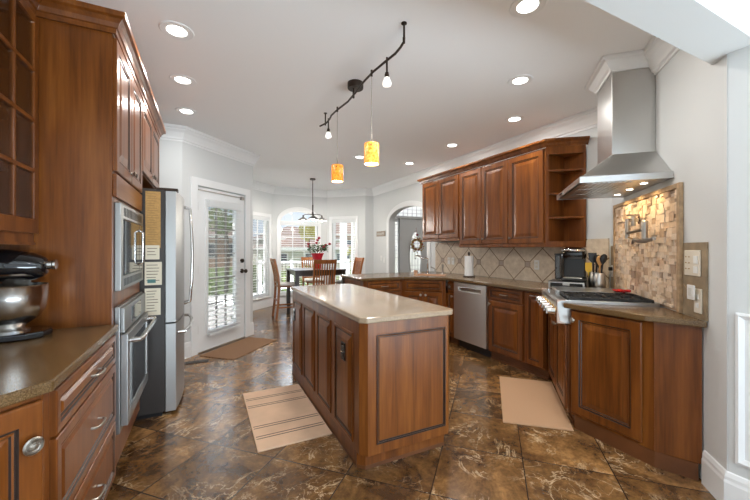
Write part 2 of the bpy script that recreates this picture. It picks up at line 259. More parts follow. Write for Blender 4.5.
# ---------------------------------------------------------------- mesh building
class MB:
    def __init__(s): s.bm = bmesh.new()
    def f(s, pts, m=0):
        try:
            fc = s.bm.faces.new([s.bm.verts.new(p) for p in pts]); fc.material_index = m
        except ValueError: pass
        return s
    def box(s, x0, y0, z0, x1, y1, z1, m=0):
        v = [s.bm.verts.new(p) for p in ((x0,y0,z0),(x1,y0,z0),(x1,y1,z0),(x0,y1,z0),(x0,y0,z1),(x1,y0,z1),(x1,y1,z1),(x0,y1,z1))]
        for q in ((3,2,1,0),(4,5,6,7),(0,1,5,4),(1,2,6,5),(2,3,7,6),(3,0,4,7)): s.bm.faces.new([v[i] for i in q]).material_index = m
        return s
    def loft(s, rings, m=0, cap=True, close=True):
        R = [[s.bm.verts.new(p) for p in r] for r in rings]; n = len(R[0])
        for a, b in zip(R, R[1:]):
            for i in range(n if close else n-1):
                j = (i+1) % n; s.bm.faces.new((a[i], a[j], b[j], b[i])).material_index = m
        if cap and close:
            s.bm.faces.new(R[0][::-1]).material_index = m; s.bm.faces.new(R[-1]).material_index = m
        return s
    def tube(s, pts, r, n=10, m=0, cap=True):
        P = [Vector(p) for p in pts]; rs = r if isinstance(r, (list, tuple)) else [r]*len(P); rings = []; up = None
        for i, p in enumerate(P):
            t = (P[min(i+1, len(P)-1)]-P[max(i-1, 0)]).normalized()
            if up is None: up = Vector((0, 0, 1)) if abs(t.z) < .9 else Vector((1, 0, 0))
            a = t.cross(up).normalized(); b = a.cross(t).normalized(); up = b
            rings.append([p+(a*math.cos(2*PI*k/n)+b*math.sin(2*PI*k/n))*rs[i] for k in range(n)])
        return s.loft(rings, m, cap)
    def cyl(s, p, q, r, r2=None, n=16, m=0): return s.tube([p, q], [r, r if r2 is None else r2], n, m)
    def lathe(s, prof, c=(0, 0, 0), n=24, m=0, axis='z', cap=True):
        def T(r, z, a):
            u, v = r*math.cos(a), r*math.sin(a)
            if axis == 'z': return (c[0]+u, c[1]+v, c[2]+z)
            if axis == 'y': return (c[0]+u, c[1]+z, c[2]+v)
            return (c[0]+z, c[1]+u, c[2]+v)
        return s.loft([[T(max(r, 1e-4), z, 2*PI*k/n) for k in range(n)] for r, z in prof], m, cap)
    def ball(s, c, r, n=12, m=0, sz=1): return s.lathe([(r*math.sin(PI*k/8), -r*sz*math.cos(PI*k/8)) for k in range(9)], c, n, m)
    def prism(s, loops, z0, z1, m=0, ms=None, axes='xy'):
        """outer loop first, then holes; extruded along the third axis"""
        if not isinstance(loops[0][0], (tuple, list)): loops = [loops]
        ms = m if ms is None else ms
        T = (lambda p, h: (p[0], p[1], h)) if axes == 'xy' else (lambda p, h: (p[0], h, p[1]))
        flat = [p for l in loops for p in l]; tris = tessellate_polygon([[Vector((p[0], p[1], 0)) for p in l] for l in loops])
        A = [s.bm.verts.new(T(p, z0)) for p in flat]; B = [s.bm.verts.new(T(p, z1)) for p in flat]
        for t in tris:
            for V, o in ((A, 1), (B, -1)):
                try: s.bm.faces.new([V[i] for i in t[::o]]).material_index = m
                except ValueError: pass
        k = 0
        for l in loops:
            n = len(l)
            for i in range(n):
                j = (i+1) % n
                try: s.bm.faces.new((A[k+i], A[k+j], B[k+j], B[k+i])).material_index = ms
                except ValueError: pass
            k += n
        return s
    def rings(s, x0, z0, x1, z1, rr, fill=0, flip=False):
        """concentric rectangles in the xz plane: (inset, y, material of the strip to the next ring)"""
        L = []
        for d, y, _ in rr: L.append([s.bm.verts.new(p) for p in ((x0+d,y,z0+d),(x1-d,y,z0+d),(x1-d,y,z1-d),(x0+d,y,z1-d))])
        for (a, b), (_, _, m) in zip(zip(L, L[1:]), rr):
            for i in range(4):
                j = (i+1) % 4; s.bm.faces.new((a[i], a[j], b[j], b[i])).material_index = m
        s.bm.faces.new(L[-1]).material_index = fill
        return s
    def sweep(s, path, prof, m=0, closed=False):
        """path: 2D points, room on the right-hand side; prof: (distance into the room, z)"""
        P = [Vector((p[0], p[1])) for p in path]; rings = []
        for i, p in enumerate(P):
            d0 = (P[i]-P[i-1]).normalized() if i > 0 else None; d1 = (P[i+1]-P[i]).normalized() if i < len(P)-1 else None
            n0 = Vector((d0.y, -d0.x)) if d0 else None; n1 = Vector((d1.y, -d1.x)) if d1 else None
            if n0 is None: n = n1
            elif n1 is None: n = n0
            else: n = (n0+n1)/max(.2, 1+n0.dot(n1))
            rings.append([(p.x+n.x*a, p.y+n.y*a, z) for a, z in prof])
        return s.loft(rings, m)
    def move(s, mtx): s.bm.transform(mtx); return s
    def build(s, name, mats, parent=None, smooth=False, bevel=0, loc=(0, 0, 0), rz=0, seg=2):
        bmesh.ops.recalc_face_normals(s.bm, faces=s.bm.faces[:])
        me = bpy.data.meshes.new(name); s.bm.to_mesh(me); s.bm.free()
        for x in (mats if isinstance(mats, (list, tuple)) else [mats]): me.materials.append(M[x] if isinstance(x, str) else x)
        if smooth:
            me.polygons.foreach_set('use_smooth', [True]*len(me.polygons)); me.set_sharp_from_angle(angle=math.radians(38))
        o = bpy.data.objects.new(name, me); COL.objects.link(o); o.location = loc; o.rotation_euler = (0, 0, rz)
        if parent: o.parent = parent
        if bevel:
            b = o.modifiers.new('bevel', 'BEVEL'); b.width = bevel; b.segments = seg; b.limit_method = 'ANGLE'; b.angle_limit = math.radians(40)
        return o
def tag(o, label=None, cat=None, group=None, kind=None):
    for k, v in (('label', label), ('category', cat), ('group', group), ('kind', kind)):
        if v: o[k] = v
    return o
def thing(name, label, cat, loc=(0, 0, 0), rz=0, group=None, kind=None):
    o = bpy.data.objects.new(name, None); COL.objects.link(o); o.empty_display_size = .1
    o.location = loc; o.rotation_euler = (0, 0, rz); return tag(o, label, cat, group, kind)
def struct(name, mb, mats, parent=None, **k):
    o = mb.build(name, mats, parent, **k)
    if parent is None: o['kind'] = 'structure'
    return o
def copy_thing(o, label=None, loc=None, rz=None, parent=None):
    c = o.copy(); COL.objects.link(c)
    if parent: c.parent = parent
    for ch in o.children: copy_thing(ch, parent=c)
    if label: c['label'] = label
    if loc is not None: c.location = loc
    if rz is not None: c.rotation_euler = (0, 0, rz)
    return c
def to_local(t, pts):
    a = -t.rotation_euler.z; ca, sa = math.cos(a), math.sin(a)
    return [((x-t.location.x)*ca-(y-t.location.y)*sa, (x-t.location.x)*sa+(y-t.location.y)*ca) for x, y in pts]
def rect(x0, z0, x1, z1): return [(x0, z0), (x1, z0), (x1, z1), (x0, z1)]
def arch(x0, x1, z0, spring, top, n=20):
    c, a = (x0+x1)/2, (x1-x0)/2
    return [(x0, z0), (x1, z0)]+[(c+a*math.cos(PI*k/n), spring+(top-spring)*math.sin(PI*k/n)) for k in range(n+1)]
def half_ell(x0, x1, z, top, n=20):
    c, a = (x0+x1)/2, (x1-x0)/2
    return [(c+a*math.cos(PI*k/n), z+(top-z)*math.sin(PI*k/n)) for k in range(n+1)]

# ---------------------------------------------------------------- room shell
CH = 2.75; T = .15
WP = [(-1.09, 4.68), (-.25, 4.68), (.65, 5.58), (.65, 7.46), (1.39, 8.20), (2.70, 8.20), (3.42, 7.48), (3.64, 7.48), (3.64, 2.04), (2.38, .78)]
outline = [(-1.09, -2.2)]+WP+[(2.38, .675), (4.5, .675), (4.5, -2.2)]
foyer = [(3.64, 4.3), (3.64, 7.3), (6.2, 7.3), (6.2, 4.3)]
struct('floor', MB().prism(outline, -.12, 0).prism(foyer, -.12, 0), 'floor')
struct('ceiling', MB().prism(outline, CH, CH+.1).prism(foyer, CH, CH+.1), 'ceil')
def wall(name, p, q, holes=(), z1=CH, t=T, ext0=0, ext1=0, mats='wall'):
    L = math.dist(p, q); rz = math.atan2(q[1]-p[1], q[0]-p[0])
    return struct(name, MB().prism([rect(-ext0, 0, L+ext1, z1)]+list(holes), 0, t, axes='xz'), mats, loc=(*p, 0), rz=rz)
DOOR_O = (.215, 1.095, 2.11)
wall('wall_left', (-1.09, -2.2), (-1.09, 4.68), ext1=T)
wall('wall_rear_left', WP[0], WP[1])
wall('wall_garden_door', WP[1], WP[2], [rect(DOOR_O[0], .001, DOOR_O[1], DOOR_O[2])])
wall('wall_bay_return', WP[2], WP[3])
BL = math.dist(WP[3], WP[4])
wl_o = (.33, .90, .26, 2.03); wc_o = (.17, 1.08, .26, 1.955, 2.235); wr_o = (.15, .76, .26, 2.03)
wall('wall_bay_left', WP[3], WP[4], [rect(wl_o[0], wl_o[2], wl_o[1], wl_o[3])])
wall('wall_bay_middle', WP[4], WP[5], [arch(*wc_o[:2], wc_o[2], wc_o[3], wc_o[4])], ext0=.06, ext1=.06)
wall('wall_bay_right', WP[5], WP[6], [rect(wr_o[0], wr_o[2], wr_o[1], wr_o[3])])
wall('wall_pier', WP[6], WP[7], ext1=.12, t=.12)
AR = (7.48-6.68, 7.48-5.22, 0.001, 1.90, 2.17)
wall('wall_right', WP[7], WP[8], [arch(*AR)], t=.12)
wall('wall_range', WP[8], WP[9], ext0=.1)
struct('wall_jamb', MB().box(2.38, .675, 0, 4.5, .775, CH), 'wall')
wall('wall_rear_right', (4.5, .675), (4.5, -2.2))
wall('wall_behind', (4.5, -2.2), (-1.09, -2.2), [rect(.2, .1, 5.4, 2.6)])  # unseen wall; its wide opening is invented to let fill light through
wall('wall_foyer_far', (3.76, 7.3), (6.2, 7.3), [rect(.36, .001, .50, 2.06), rect(.53, .001, 1.42, 2.06), half_ell(.36, 1.56, 2.12, 2.46)], t=.12)
wall('wall_foyer_side', (6.2, 7.3), (6.2, 4.3)); wall('wall_foyer_near', (6.2, 4.3), (3.76, 4.3))
struct('ceiling_beam', MB().box(-1.09, .668, 2.31, 2.45, .863, CH), 'wall')
crown = [(0, -.165), (.012, -.165), (.014, -.148), (.028, -.140), (.034, -.120), (.060, -.070), (.082, -.045), (.086, -.030), (.100, -.026), (.104, -.006), (.104, 0), (0, 0)]
struct('trim_1', MB().sweep(WP, [(a, CH+z) for a, z in crown]), 'trim')
base = [(0, 0), (.016, 0), (.016, .135), (.012, .150), (.012, .165), (.006, .185), (0, .19)]
def along(i, s0, s1):
    p, q = Vector(WP[i]), Vector(WP[i+1]); d = (q-p).normalized(); return [tuple(p+d*s0), tuple(p+d*s1)]
struct('baseboard_rear', MB().sweep([WP[0], WP[1], along(1, 0, .115)[1]], base), 'trim')
struct('baseboard_bay', MB().sweep([along(1, 1.19, 2)[0]]+WP[2:8]+[(3.64, 6.76)], base), 'trim')
struct('baseboard_range', MB().sweep([(2.515, .915), WP[9], (2.38, .66)], base), 'trim')
# wainscot panel on the jamb
wj = MB(); wj.rings(.0, .25, .30, 1.0, [(0, 0, 0), (0, -.014, 0), (.012, -.018, 0), (.03, -.008, 0), (.03, -.004, 0)])
struct('trim_2', wj, 'trim', loc=(2.38, .745, 0), rz=-PI/2)
# arch casing on the kitchen side
def arch_ring(o, w): return arch(o[0]-w, o[1]+w, o[2], o[3], o[4]+w*1.05, 24)
ac = MB().prism([[(p[0], p[1]) for p in arch_ring(AR, .10)], arch(AR[0], AR[1], .0005, AR[3], AR[4], 24)], -.018, -.0005, axes='xz')
struct('trim_3', ac, 'trim', loc=(*WP[7], 0), rz=-PI/2)

def slats(mb, x0, x1, z0, z1, y, pitch=.062, d=.046, tilt=.001):
    z = z0
    while z < z1:
        mb.loft([[(x, y-d/2, z-tilt), (x, y, z+.003), (x, y+d/2, z+tilt), (x, y+d/2, z+tilt+.003), (x, y, z+.006), (x, y-d/2, z-tilt+.003)] for x in (x0, x1)]); z += pitch
def casing_rect(x0, z0, x1, z1, w): return [rect(x0-w, z0-w*.6, x1+w, z1+w), rect(x0, z0, x1, z1)]
def window(name, i, o, cols, rows, blind_label=None, top=None, open_from=None):
    p, q = WP[i], WP[i+1]; rz = math.atan2(q[1]-p[1], q[0]-p[0]); x0, x1, z0, z1 = o[:4]
    w = thing(name, None, None, (*p, 0), rz, kind='structure'); cw = .075
    if top: MB().prism([arch(x0-cw, x1+cw, z0-.03, z1, top+cw, 24), arch(x0, x1, z0, z1, top, 24)], -.02, 0, axes='xz').build('window_casing', 'trim', w)
    else: MB().prism(casing_rect(x0, z0, x1, z1, cw), -.02, 0, axes='xz').build('window_casing', 'trim', w, bevel=.004)
    MB().box(x0-cw-.01, -.05, z0-.045, x1+cw+.01, .0, z0-.02).build('window_sill', 'trim', w, bevel=.004)
    f = MB().prism([rect(x0, z0, x1, z1), rect(x0+.035, z0+.04, x1-.035, z1-.035)], .06, .12, axes='xz')
    if top: f.prism([half_ell(x0, x1, z1, top), half_ell(x0+.035, x1-.035, z1+.02, top-.035)], .06, .12, axes='xz')
    f.build('window_frame', 'trim', w)
    mu = MB()
    for k in range(1, cols): x = x0+.035+(x1-x0-.07)*k/cols; mu.box(x-.009, .078, z0+.04, x+.009, .102, z1-.035)
    for k in range(1, rows): z = z0+.04+(z1-z0-.075)*k/rows; mu.box(x0+.035, .078, z-.009, x1-.035, .102, z+.009)
    if top:
        c = (x0+x1)/2
        for a in (.33, .67): mu.box(x0+(x1-x0)*a-.007, .078, z1+.02, x0+(x1-x0)*a+.007, .102, z1+(top-z1)*.82)
    mu.build('muntin', 'nickel' if False else 'trim', w)
    g = MB().box(x0+.03, .088, z0+.035, x1-.03, .092, z1-.03)
    if top: g.prism([half_ell(x0+.03, x1-.03, z1+.015, top-.03)], .088, .092, axes='xz')
    g.build('pane', 'glass', w)
    if blind_label:
        b = thing('window_blind', blind_label, 'blind', (*p, 0), rz)
        s = MB(); slats(s, x0+.012, x1-.012, z0+.05, z1-.09, .027, .055, .022 if top else .032); s.build('slats', 'blind', b)
        MB().box(x0+.006, -.012, z1-.085, x1-.006, .056, z1-.004).build('valance', 'blind', b, bevel=.004)
        MB().box(x0+.012, .004, z0+.004, x1-.012, .05, z0+.026).build('bottom_rail', 'blind', b, bevel=.004)
    return w
window('window_1', 3, wl_o, 2, 5, 'white slatted blind in the narrow window nearest the garden door')
window('window_2', 4, wc_o, 3, 5, 'white open slatted blind inside the arched window', top=wc_o[4])
window('window_3', 5, wr_o, 2, 5, 'white slatted blind in the window beside the pier with the wall sign')

# garden door
d1 = thing('door_1', None, None, (*WP[1], 0), math.radians(45), kind='structure')
MB().prism([[(.115, 0), (.215, 0), (.215, 2.11), (1.095, 2.11), (1.095, 0), (1.195, 0), (1.195, 2.205), (.115, 2.205)]], -.02, 0, axes='xz').build('door_casing', 'trim', d1, bevel=.005)
MB().prism([rect(.222, .012, 1.088, 2.10), rect(.385, .24, .925, 1.93)], .012, .056, axes='xz').build('door_leaf', 'trim', d1)
MB().prism([rect(.355, .21, .955, 1.96), rect(.400, .255, .910, 1.915)], -.002, .066, axes='xz').build('glass_frame', 'trim', d1, bevel=.004)
mu = MB()
for k in (1, 2): x = .40+.51*k/3; mu.box(x-.008, .024, .255, x+.008, .046, 1.915)
for k in range(1, 5): z = .255+1.66*k/5; mu.box(.40, .024, z-.008, .91, .046, z+.008)
mu.build('muntin', mat('grey_muntin', (.30, .285, .27), .5), d1)
MB().box(.395, .033, .25, .915, .037, 1.92).build('pane', 'glass', d1)
for z in (.3, 1.05, 1.85): MB().box(.212, -.006, z-.05, .228, .012, z+.05).build('hinge', 'nickel', d1)
hk = MB(); hk.lathe([(.032, .012), (.032, -.004), (.014, -.008), (.012, -.045), (.028, -.055), (.03, -.07), (.02, -.082), (.002, -.085)], (1.035, 0, .99), 16, axis='y'); hk.build('door_knob', 'bronze', d1, smooth=True)
hk = MB(); hk.lathe([(.030, .012), (.030, -.012), (.012, -.014), (.012, -.03), (.002, -.032)], (1.035, 0, 1.14), 16, axis='y'); hk.build('deadbolt', 'bronze', d1, smooth=True)
MB().box(.235, -.004, 2.055, 1.05, .014, 2.067).box(1.0, -.02, 2.03, 1.06, .012, 2.075).build('door_closer', 'nickel', d1)
MB().box(.20, -.01, 0, 1.11, .15, .012).build('threshold', 'nickel', d1)
b = thing('door_blind', 'white slatted blind hung on the glazed garden door', 'blind', (*WP[1], 0), math.radians(45))
s = MB(); slats(s, .372, .945, .26, 1.87, -.035); s.build('slats', 'blind', b)
MB().box(.355, -.068, 1.86, .975, -.004, 1.945).build('valance', 'blind', b, bevel=.004)
MB().box(.372, -.058, .19, .945, -.012, .222).build('bottom_rail', 'blind', b, bevel=.004)

# front door beyond the arch
fd = thing('door_2', None, None, (3.76, 7.3, 0), 0, kind='structure')
def oval(cx, cz, a, b, n=28): return [(cx+a*math.cos(2*PI*k/n), cz+b*math.sin(2*PI*k/n)) for k in range(n)]
MB().prism([rect(.535, .01, 1.415, 2.055), oval(.975, 1.12, .17, .62)], .02, .065, axes='xz').build('door_leaf', 'door', fd)
MB().prism([oval(.975, 1.12, .195, .645), oval(.975, 1.12, .165, .615)], .008, .02, axes='xz').build('oval_moulding', 'door', fd)
MB().prism([oval(.975, 1.12, .172, .622)], .04, .046, axes='xz').build('oval_pane', 'stained', fd)
ld = MB()
for x in (.89, .975, 1.06): ld.box(x-.004, .034, .55, x+.004, .05, 1.69)
for z in (.8, .9, 1.35, 1.45): ld.box(.82, .034, z-.004, 1.13, .05, z+.004)
ld.build('leading', 'lead', fd)
for z in (.75, 1.55): MB().box(.525, -.002, z-.055, .545, .02, z+.055).build('hinge', 'nickel', fd)
MB().prism([[(.30, 0), (.36, 0), (.36, 2.06), (1.42, 2.06), (1.42, 0), (1.49, 0), (1.49, 2.12), (.30, 2.12)]], -.02, 0, axes='xz').box(.50, -.02, 0, .53, .12, 2.06).build('door_casing', 'door', fd)
MB().box(.38, .045, .25, .48, .05, 1.98).build('sidelight_pane', 'stained', fd)
s = MB().prism([rect(.362, .012, .498, 2.05), rect(.38, .25, .48, 1.98)], .02, .07, axes='xz'); s.build('sidelight_frame', 'door', fd)
MB().prism([half_ell(.37, 1.55, 2.125, 2.45)], .045, .05, axes='xz').build('transom_pane', 'stained', fd)
ld = MB()
for k in range(1, 9): x = .37+1.18*k/9; ld.box(x-.004, .038, 2.12, x+.004, .056, 2.125+.33*math.sqrt(max(.02, 1-((x-.96)/.59)**2)))
for z in (2.20, 2.29): ld.box(.42, .038, z-.004, 1.50, .056, z+.004)
for k in range(10): ld.box(.39, .038, 1.1+.09*k-.003, .47, .056, 1.1+.09*k+.003)
ld.build('transom_leading', 'lead', fd)
wr = thing('wreath', 'round gold and brown wreath hung on the oval glass of the front door', 'wreath', (4.735, 7.26, 1.42), 0)
tw = MB()
for k in range(150):
    a = random.random()*2*PI; rr = .135+random.uniform(-.045, .05); l = random.uniform(.03, .06); b_ = a+random.uniform(.6, 2.2)
    c = Vector((rr*math.cos(a), random.uniform(-.035, .02), rr*math.sin(a))); d = Vector((math.cos(b_), random.uniform(-.4, .1), math.sin(b_)))*l
    tw.tube([c, c+d*.5+Vector((0, -.008, 0)), c+d], [.007, .009, .002], 5)
tw.lathe([(.12, -.015), (.155, -.015), (.155, .015), (.12, .015), (.12, -.015)], (0, 0, 0), 24, axis='y', cap=False)
tw.build('twigs', 'straw', wr)
for k in range(9): a = k*.7; MB().ball((.135*math.cos(a), -.05, .135*math.sin(a)), .018, 8).build('berry', 'petal', wr)
MB().tube([(0, -.0, .17), (0, .012, .3), (0, .025, .42)], .004, 6).ball((0, -.02, .24), .03, 8).build('ribbon', 'petal', wr)

# ---------------------------------------------------------------- cabinet joinery
def raised(mb, x0, z0, x1, z1, yb=0, yf=-.02, fw=.058, raise_w=.038):
    lim = min(x1-x0, z1-z0)/2; k = min(1, (lim-.012)/(fw+.024+raise_w)); a = fw*k; rw = raise_w*k
    g = .004
    mb.rings(x0, z0, x1, z1, [(0, yb, 0), (0, yf+.004, 0), (.003, yf+.001, 0), (.006, yf, 0), (a, yf, 1), (a+g, yf+.006, 1), (a+g+.004*k, yf+.006, 0), (a+g+.006*k, yf+.003, 0), (a+g+.011*k, yf+.004, 1), (a+g+.015*k, yf+.009, 0), (a+g+.018*k, yf+.009, 0), (a+g+.018*k+rw, yf+.001, 0)])
    return mb
def knob(par, x, y, z, r=.016, m='knobmetal'):
    return MB().lathe([(.008, 0), (.008, -.002), (.006, -.005), (.006, -.014), (r*.8, -.018), (r, -.023), (r*.8, -.026), (r*.62, -.024), (r*.5, -.027), (r*.3, -.026), (.001, -.028)], (x, y, z), 16, axis='y').build('knob', m, par, smooth=True)
def pull(par, x, y, z, w=.09, m='nickel'):
    b = MB(); h = w/2; b.tube([(x-h, y, z), (x-h, y-.018, z), (x-h*.8, y-.028, z), (x, y-.032, z), (x+h*.8, y-.028, z), (x+h, y-.018, z), (x+h, y, z)], [.006, .005, .005, .006, .005, .005, .006], 8)
    return b.build('handle', m, par, smooth=True)
WG = ['wood', 'glaze']
def front(par, kind, x0, z0, x1, z1, k=None, y=0):
    o = raised(MB(), x0, z0, x1, z1, y, y-.02, .058 if kind == 'door' else .034, .036 if kind == 'door' else .014).build(kind, WG if kind == 'door' else WG, par)
    if k:
        if k[0] == 'knob': knob(o, k[1], y-.02, k[2], .016 if k[2] > 1 else .018, 'knobmetal' if k[2] > 1 else 'nickel')
        else: pull(o, k[1], y-.02, k[2], k[3] if len(k) > 3 else .09)
    return o
def cabinet(name, label, loc, rz, w, depth, fronts, z0=.10, z1=.879, toe=True, cat='cabinet', poly=None, group=None, toe_poly=None, toe_in=.05):
    t = thing(name, label, cat, loc, rz, group)
    b = MB()
    if poly: b.prism(to_local(t, poly), z0, z1)
    else: b.box(.001, 0, z0, w-.001, depth, z1)
    b.build('body', 'wood', t)
    if toe:
        k = MB()
        if toe_poly: k.prism(to_local(t, toe_poly), 0, z0)
        else: k.box(.001, toe_in, 0, w-.001, depth, z0); k.box(.001, toe_in-.014, 0, w-.001, toe_in, .022)
        k.build('toe_kick', 'toe', t)
    for fr in fronts: front(t, *fr)
    return t

# ---- island
isl = thing('kitchen_island', 'cherry wood island with raised panels in the middle of the floor', 'island', (.815, 1.83, 0), 0)
IW, IL = .665, 1.82
b = MB(); ch = .04; b.prism([(ch, 0), (IW-ch, 0), (IW, ch), (IW, IL-ch), (IW-ch, IL), (ch, IL), (0, IL-ch), (0, ch)], .095, .879); b.build('body', 'wood', isl, bevel=.002)
MB().prism([(ch, .038), (IW-.045, .038), (IW-.045, IL-.02), (0.001, IL-.02), (.001, .077)], 0, .096).build('toe_kick', 'wood', isl)
bm_ = MB(); bm_.sweep([(IW-.045, IL-.02), (IW-.045, .038), (ch, .038), (.001, .077), (.001, IL-.02)], [(-.001, 0), (.016, 0), (.016, .010), (.010, .019), (-.001, .022)]); bm_.build('base_moulding', 'toe', isl)
e = MB(); e.rings(.095, .155, IW-.065, .805, [(0, .0, 0), (0, -.006, 1), (.004, -.006, 1), (.007, -.002, 0), (.011, -.006, 1), (.014, -.001, 1), (.018, -.001, 0), (.022, -.003, 0)]); e.build('end_panel', WG, isl)
for k in range(4):
    y0 = .128+.418*k; p_ = MB(); p_.rings(-(y0+.33), .13, -y0, .80, [(0, 0, 0), (0, -.008, 0), (.010, -.010, 0), (.020, -.006, 1), (.024, -.001, 1), (.030, -.001, 0), (.034, -.003, 0), (.065, -.012, 0)])
    o = p_.move(Matrix.Rotation(-PI/2, 4, 'Z')).build('side_panel', WG, isl)
for (y, z) in ((.265, .655), (1.64, .655)):
    o = MB().box(-.019, y-.035, z-.058, -.008, y+.035, z+.058); o = o.build('outlet', 'blackgloss', isl, bevel=.003); o['label'] = 'black outlet plate'
    q = MB()
    for dz in (-.022, .022): q.box(-.022, y-.017, z+dz-.015, -.019, y+.017, z+dz+.015)
    q.build('socket', 'black', o, bevel=.003)
top = MB().prism([(.842, 1.814), (1.462, 1.814), (1.497, 1.849), (1.497, 3.655), (1.465, 3.69), (.837, 3.69), (.805, 3.655), (.805, 1.851)], .88, .916)
tag(top.build('island_countertop', 'beige', bevel=.008, seg=3), 'glossy beige speckled countertop on the island', 'countertop')

# ---- left run: drawers, corner cabinet, counter
XF = -.45
dc = cabinet('drawer_cabinet', 'cherry base cabinet of three wide drawers beside the wall oven', (XF, 1.405, 0), PI/2, .865, .63, [
    ('drawer', .045, .715, .855, .862, ('pull', .46, .785, .10)), ('drawer', .045, .41, .855, .705, ('pull', .46, .565, .10)), ('drawer', .045, .11, .855, .40, ('pull', .46, .265, .10))])
ang = math.radians(46)
cl = (-.447-1.0*math.cos(ang)*.60, 1.397-1.0*math.sin(ang)*.60)
cc = cabinet('corner_cabinet', 'cherry corner base cabinet with ringed knob under the stand mixer counter', (*cl, 0), ang, .60, .3, [('door', .03, .12, .59, .862, ('knob', .50, .745))],
    poly=[cl, (-.447, 1.397), (-1.08, 1.397), (-1.08, cl[1])], toe_poly=[(cl[0]-.04, cl[1]+.04), (-.49, 1.395), (-1.08, 1.395), (-1.08, cl[1]+.04)])
for o in list(cc.children):
    if o.name.startswith('door'):
        for kk in list(o.children): bpy.data.objects.remove(kk)
        rg = MB().lathe([(.009, 0), (.009, -.012), (.024, -.017), (.026, -.022), (.022, -.026), (.020, -.023), (.017, -.023), (.015, -.027), (.012, -.024), (.010, -.024), (.007, -.029), (.001, -.030)], (.555, -.02, .745), 24, axis='y'); rg.build('knob', 'nickel', o, smooth=True)
ct = MB().prism([(-.42, 1.385), (-.42, 2.268), (-1.088, 2.268), (-1.088, .80), (-.98, .80)], .88, .916)
tag(ct.build('corner_countertop', 'quartz', bevel=.006, seg=3), 'brown speckled countertop carrying the stand mixer', 'countertop')

# ---- tall oven cabinet with appliances
tc_ = thing('oven_cabinet', 'tall cherry cabinet housing the microwave and wall oven', 'cabinet', (XF, 2.27, 0), PI/2)
MB().box(0, 0, .10, .055, .638, 2.48).box(.80, 0, .10, .86, .638, 2.48).box(.055, 0, .10, .80, .638, .30).box(.055, 0, .995, .80, .638, 1.085).box(.055, 0, 1.575, .80, .638, 2.48).box(.055, .6, .30, .80, .638, 1.575).build('body', 'wood', tc_, bevel=.002)
MB().box(.01, .05, 0, .85, .638, .10).build('toe_kick', 'toe', tc_)
front(tc_, 'door', .015, 1.74, .425, 2.455, ('knob', .395, 1.80)); front(tc_, 'door', .43, 1.74, .845, 2.455, ('knob', .46, 1.80))
MB().box(.015, -.018, 1.60, .845, 0, 1.725).build('drawer', 'woodh', tc_, bevel=.003)
mw = thing('microwave', 'built-in stainless microwave above the wall oven', 'microwave', (XF, 2.27, 0), PI/2)
MB().box(.062, 0, 1.092, .793, .45, 1.568).prism([rect(.05, 1.086, .805, 1.574), rect(.12, 1.165, .735, 1.49)], -.03, -.001, axes='xz').build('body', 'ovensteel', mw, bevel=.003)
MB().box(.125, -.036, 1.17, .60, -.005, 1.485).build('door', 'blackgloss', mw, bevel=.004)
MB().box(.605, -.036, 1.17, .732, -.005, 1.485).build('control_panel', 'blackgloss', mw, bevel=.003)
MB().tube([(.585, -.034, 1.21), (.585, -.058, 1.225), (.585, -.058, 1.43), (.585, -.034, 1.445)], .008, 10).build('handle', 'chrome', mw, smooth=True)
for z0, z1 in ((1.505, 1.555), (1.105, 1.148)):
    v = MB()
    for k in range(14): v.box(.13+.044*k, -.032, z0, .13+.044*k+.030, -.029, z1)
    v.build('vent_grille', 'black', mw)
ov = thing('wall_oven', 'stainless wall oven with bar handle and dark glass', 'oven', (XF, 2.27, 0), PI/2)
MB().box(.062, 0, .305, .793, .55, .99).box(.05, -.025, .295, .805, -.001, .998).build('body', 'ovensteel', ov, bevel=.003)
MB().prism([rect(.055, .335, .80, .845), rect(.11, .40, .745, .785)], -.062, -.026, axes='xz').build('door', 'ovensteel', ov, bevel=.004)
MB().box(.108, -.056, .398, .747, -.03, .787).build('door_glass', 'blackgloss', ov)
MB().box(.055, -.045, .852, .80, -.026, .99).build('control_panel', 'ovensteel', ov, bevel=.003)
MB().box(.27, -.048, .875, .585, -.044, .968).build('display', 'blackgloss', ov)
MB().tube([(.10, -.06, .80), (.10, -.11, .80), (.14, -.118, .80), (.715, -.118, .80), (.755, -.11, .80), (.755, -.06, .80)], .014, 10).build('handle', 'chrome', ov, smooth=True)
# ---- cabinet above the refrigerator, refrigerator
fc = thing('fridge_cabinet', 'cherry cabinet of two doors above the refrigerator', 'cabinet', (XF, 3.132, 0), PI/2)
MB().box(0, 0, 1.905, 1.06, .638, 2.48).build('body', 'wood', fc)
MB().box(1.04, 0, 0, 1.06, .638, 1.905).build('side_panel', 'wood', fc)
front(fc, 'door', .012, 1.915, .527, 2.455, ('knob', .495, 1.96)); front(fc, 'door', .533, 1.915, 1.048, 2.455, ('knob', .565, 1.96))
fr = thing('refrigerator', 'stainless refrigerator with dark sides and a bottom freezer drawer', 'refrigerator', (-.29, 3.17, 0), PI/2)
MB().box(0, 0, .03, .91, .76, 1.785).build('case', 'fridgeside', fr, bevel=.004)
MB().box(.01, .02, 0, .90, .70, .03).build('base_grille', 'black', fr)
def fdoor(x0, x1, z0, z1, nm):
    n = 10; pr = []
    for k in range(n+1):
        x = x0+(x1-x0)*k/n; u = (x-.455)/.455; pr.append((x, -.075-.035*(1-u*u)))
    return MB().prism([(x0, -.006), (x1, -.006)]+pr[::-1], z0, z1).build(nm, 'steelf', fr, smooth=True)
dl = fdoor(.0, .452, .735, 1.775, 'door'); dr = fdoor(.458, .91, .735, 1.775, 'door'); fz = fdoor(.0, .91, .03, .722, 'freezer_drawer')
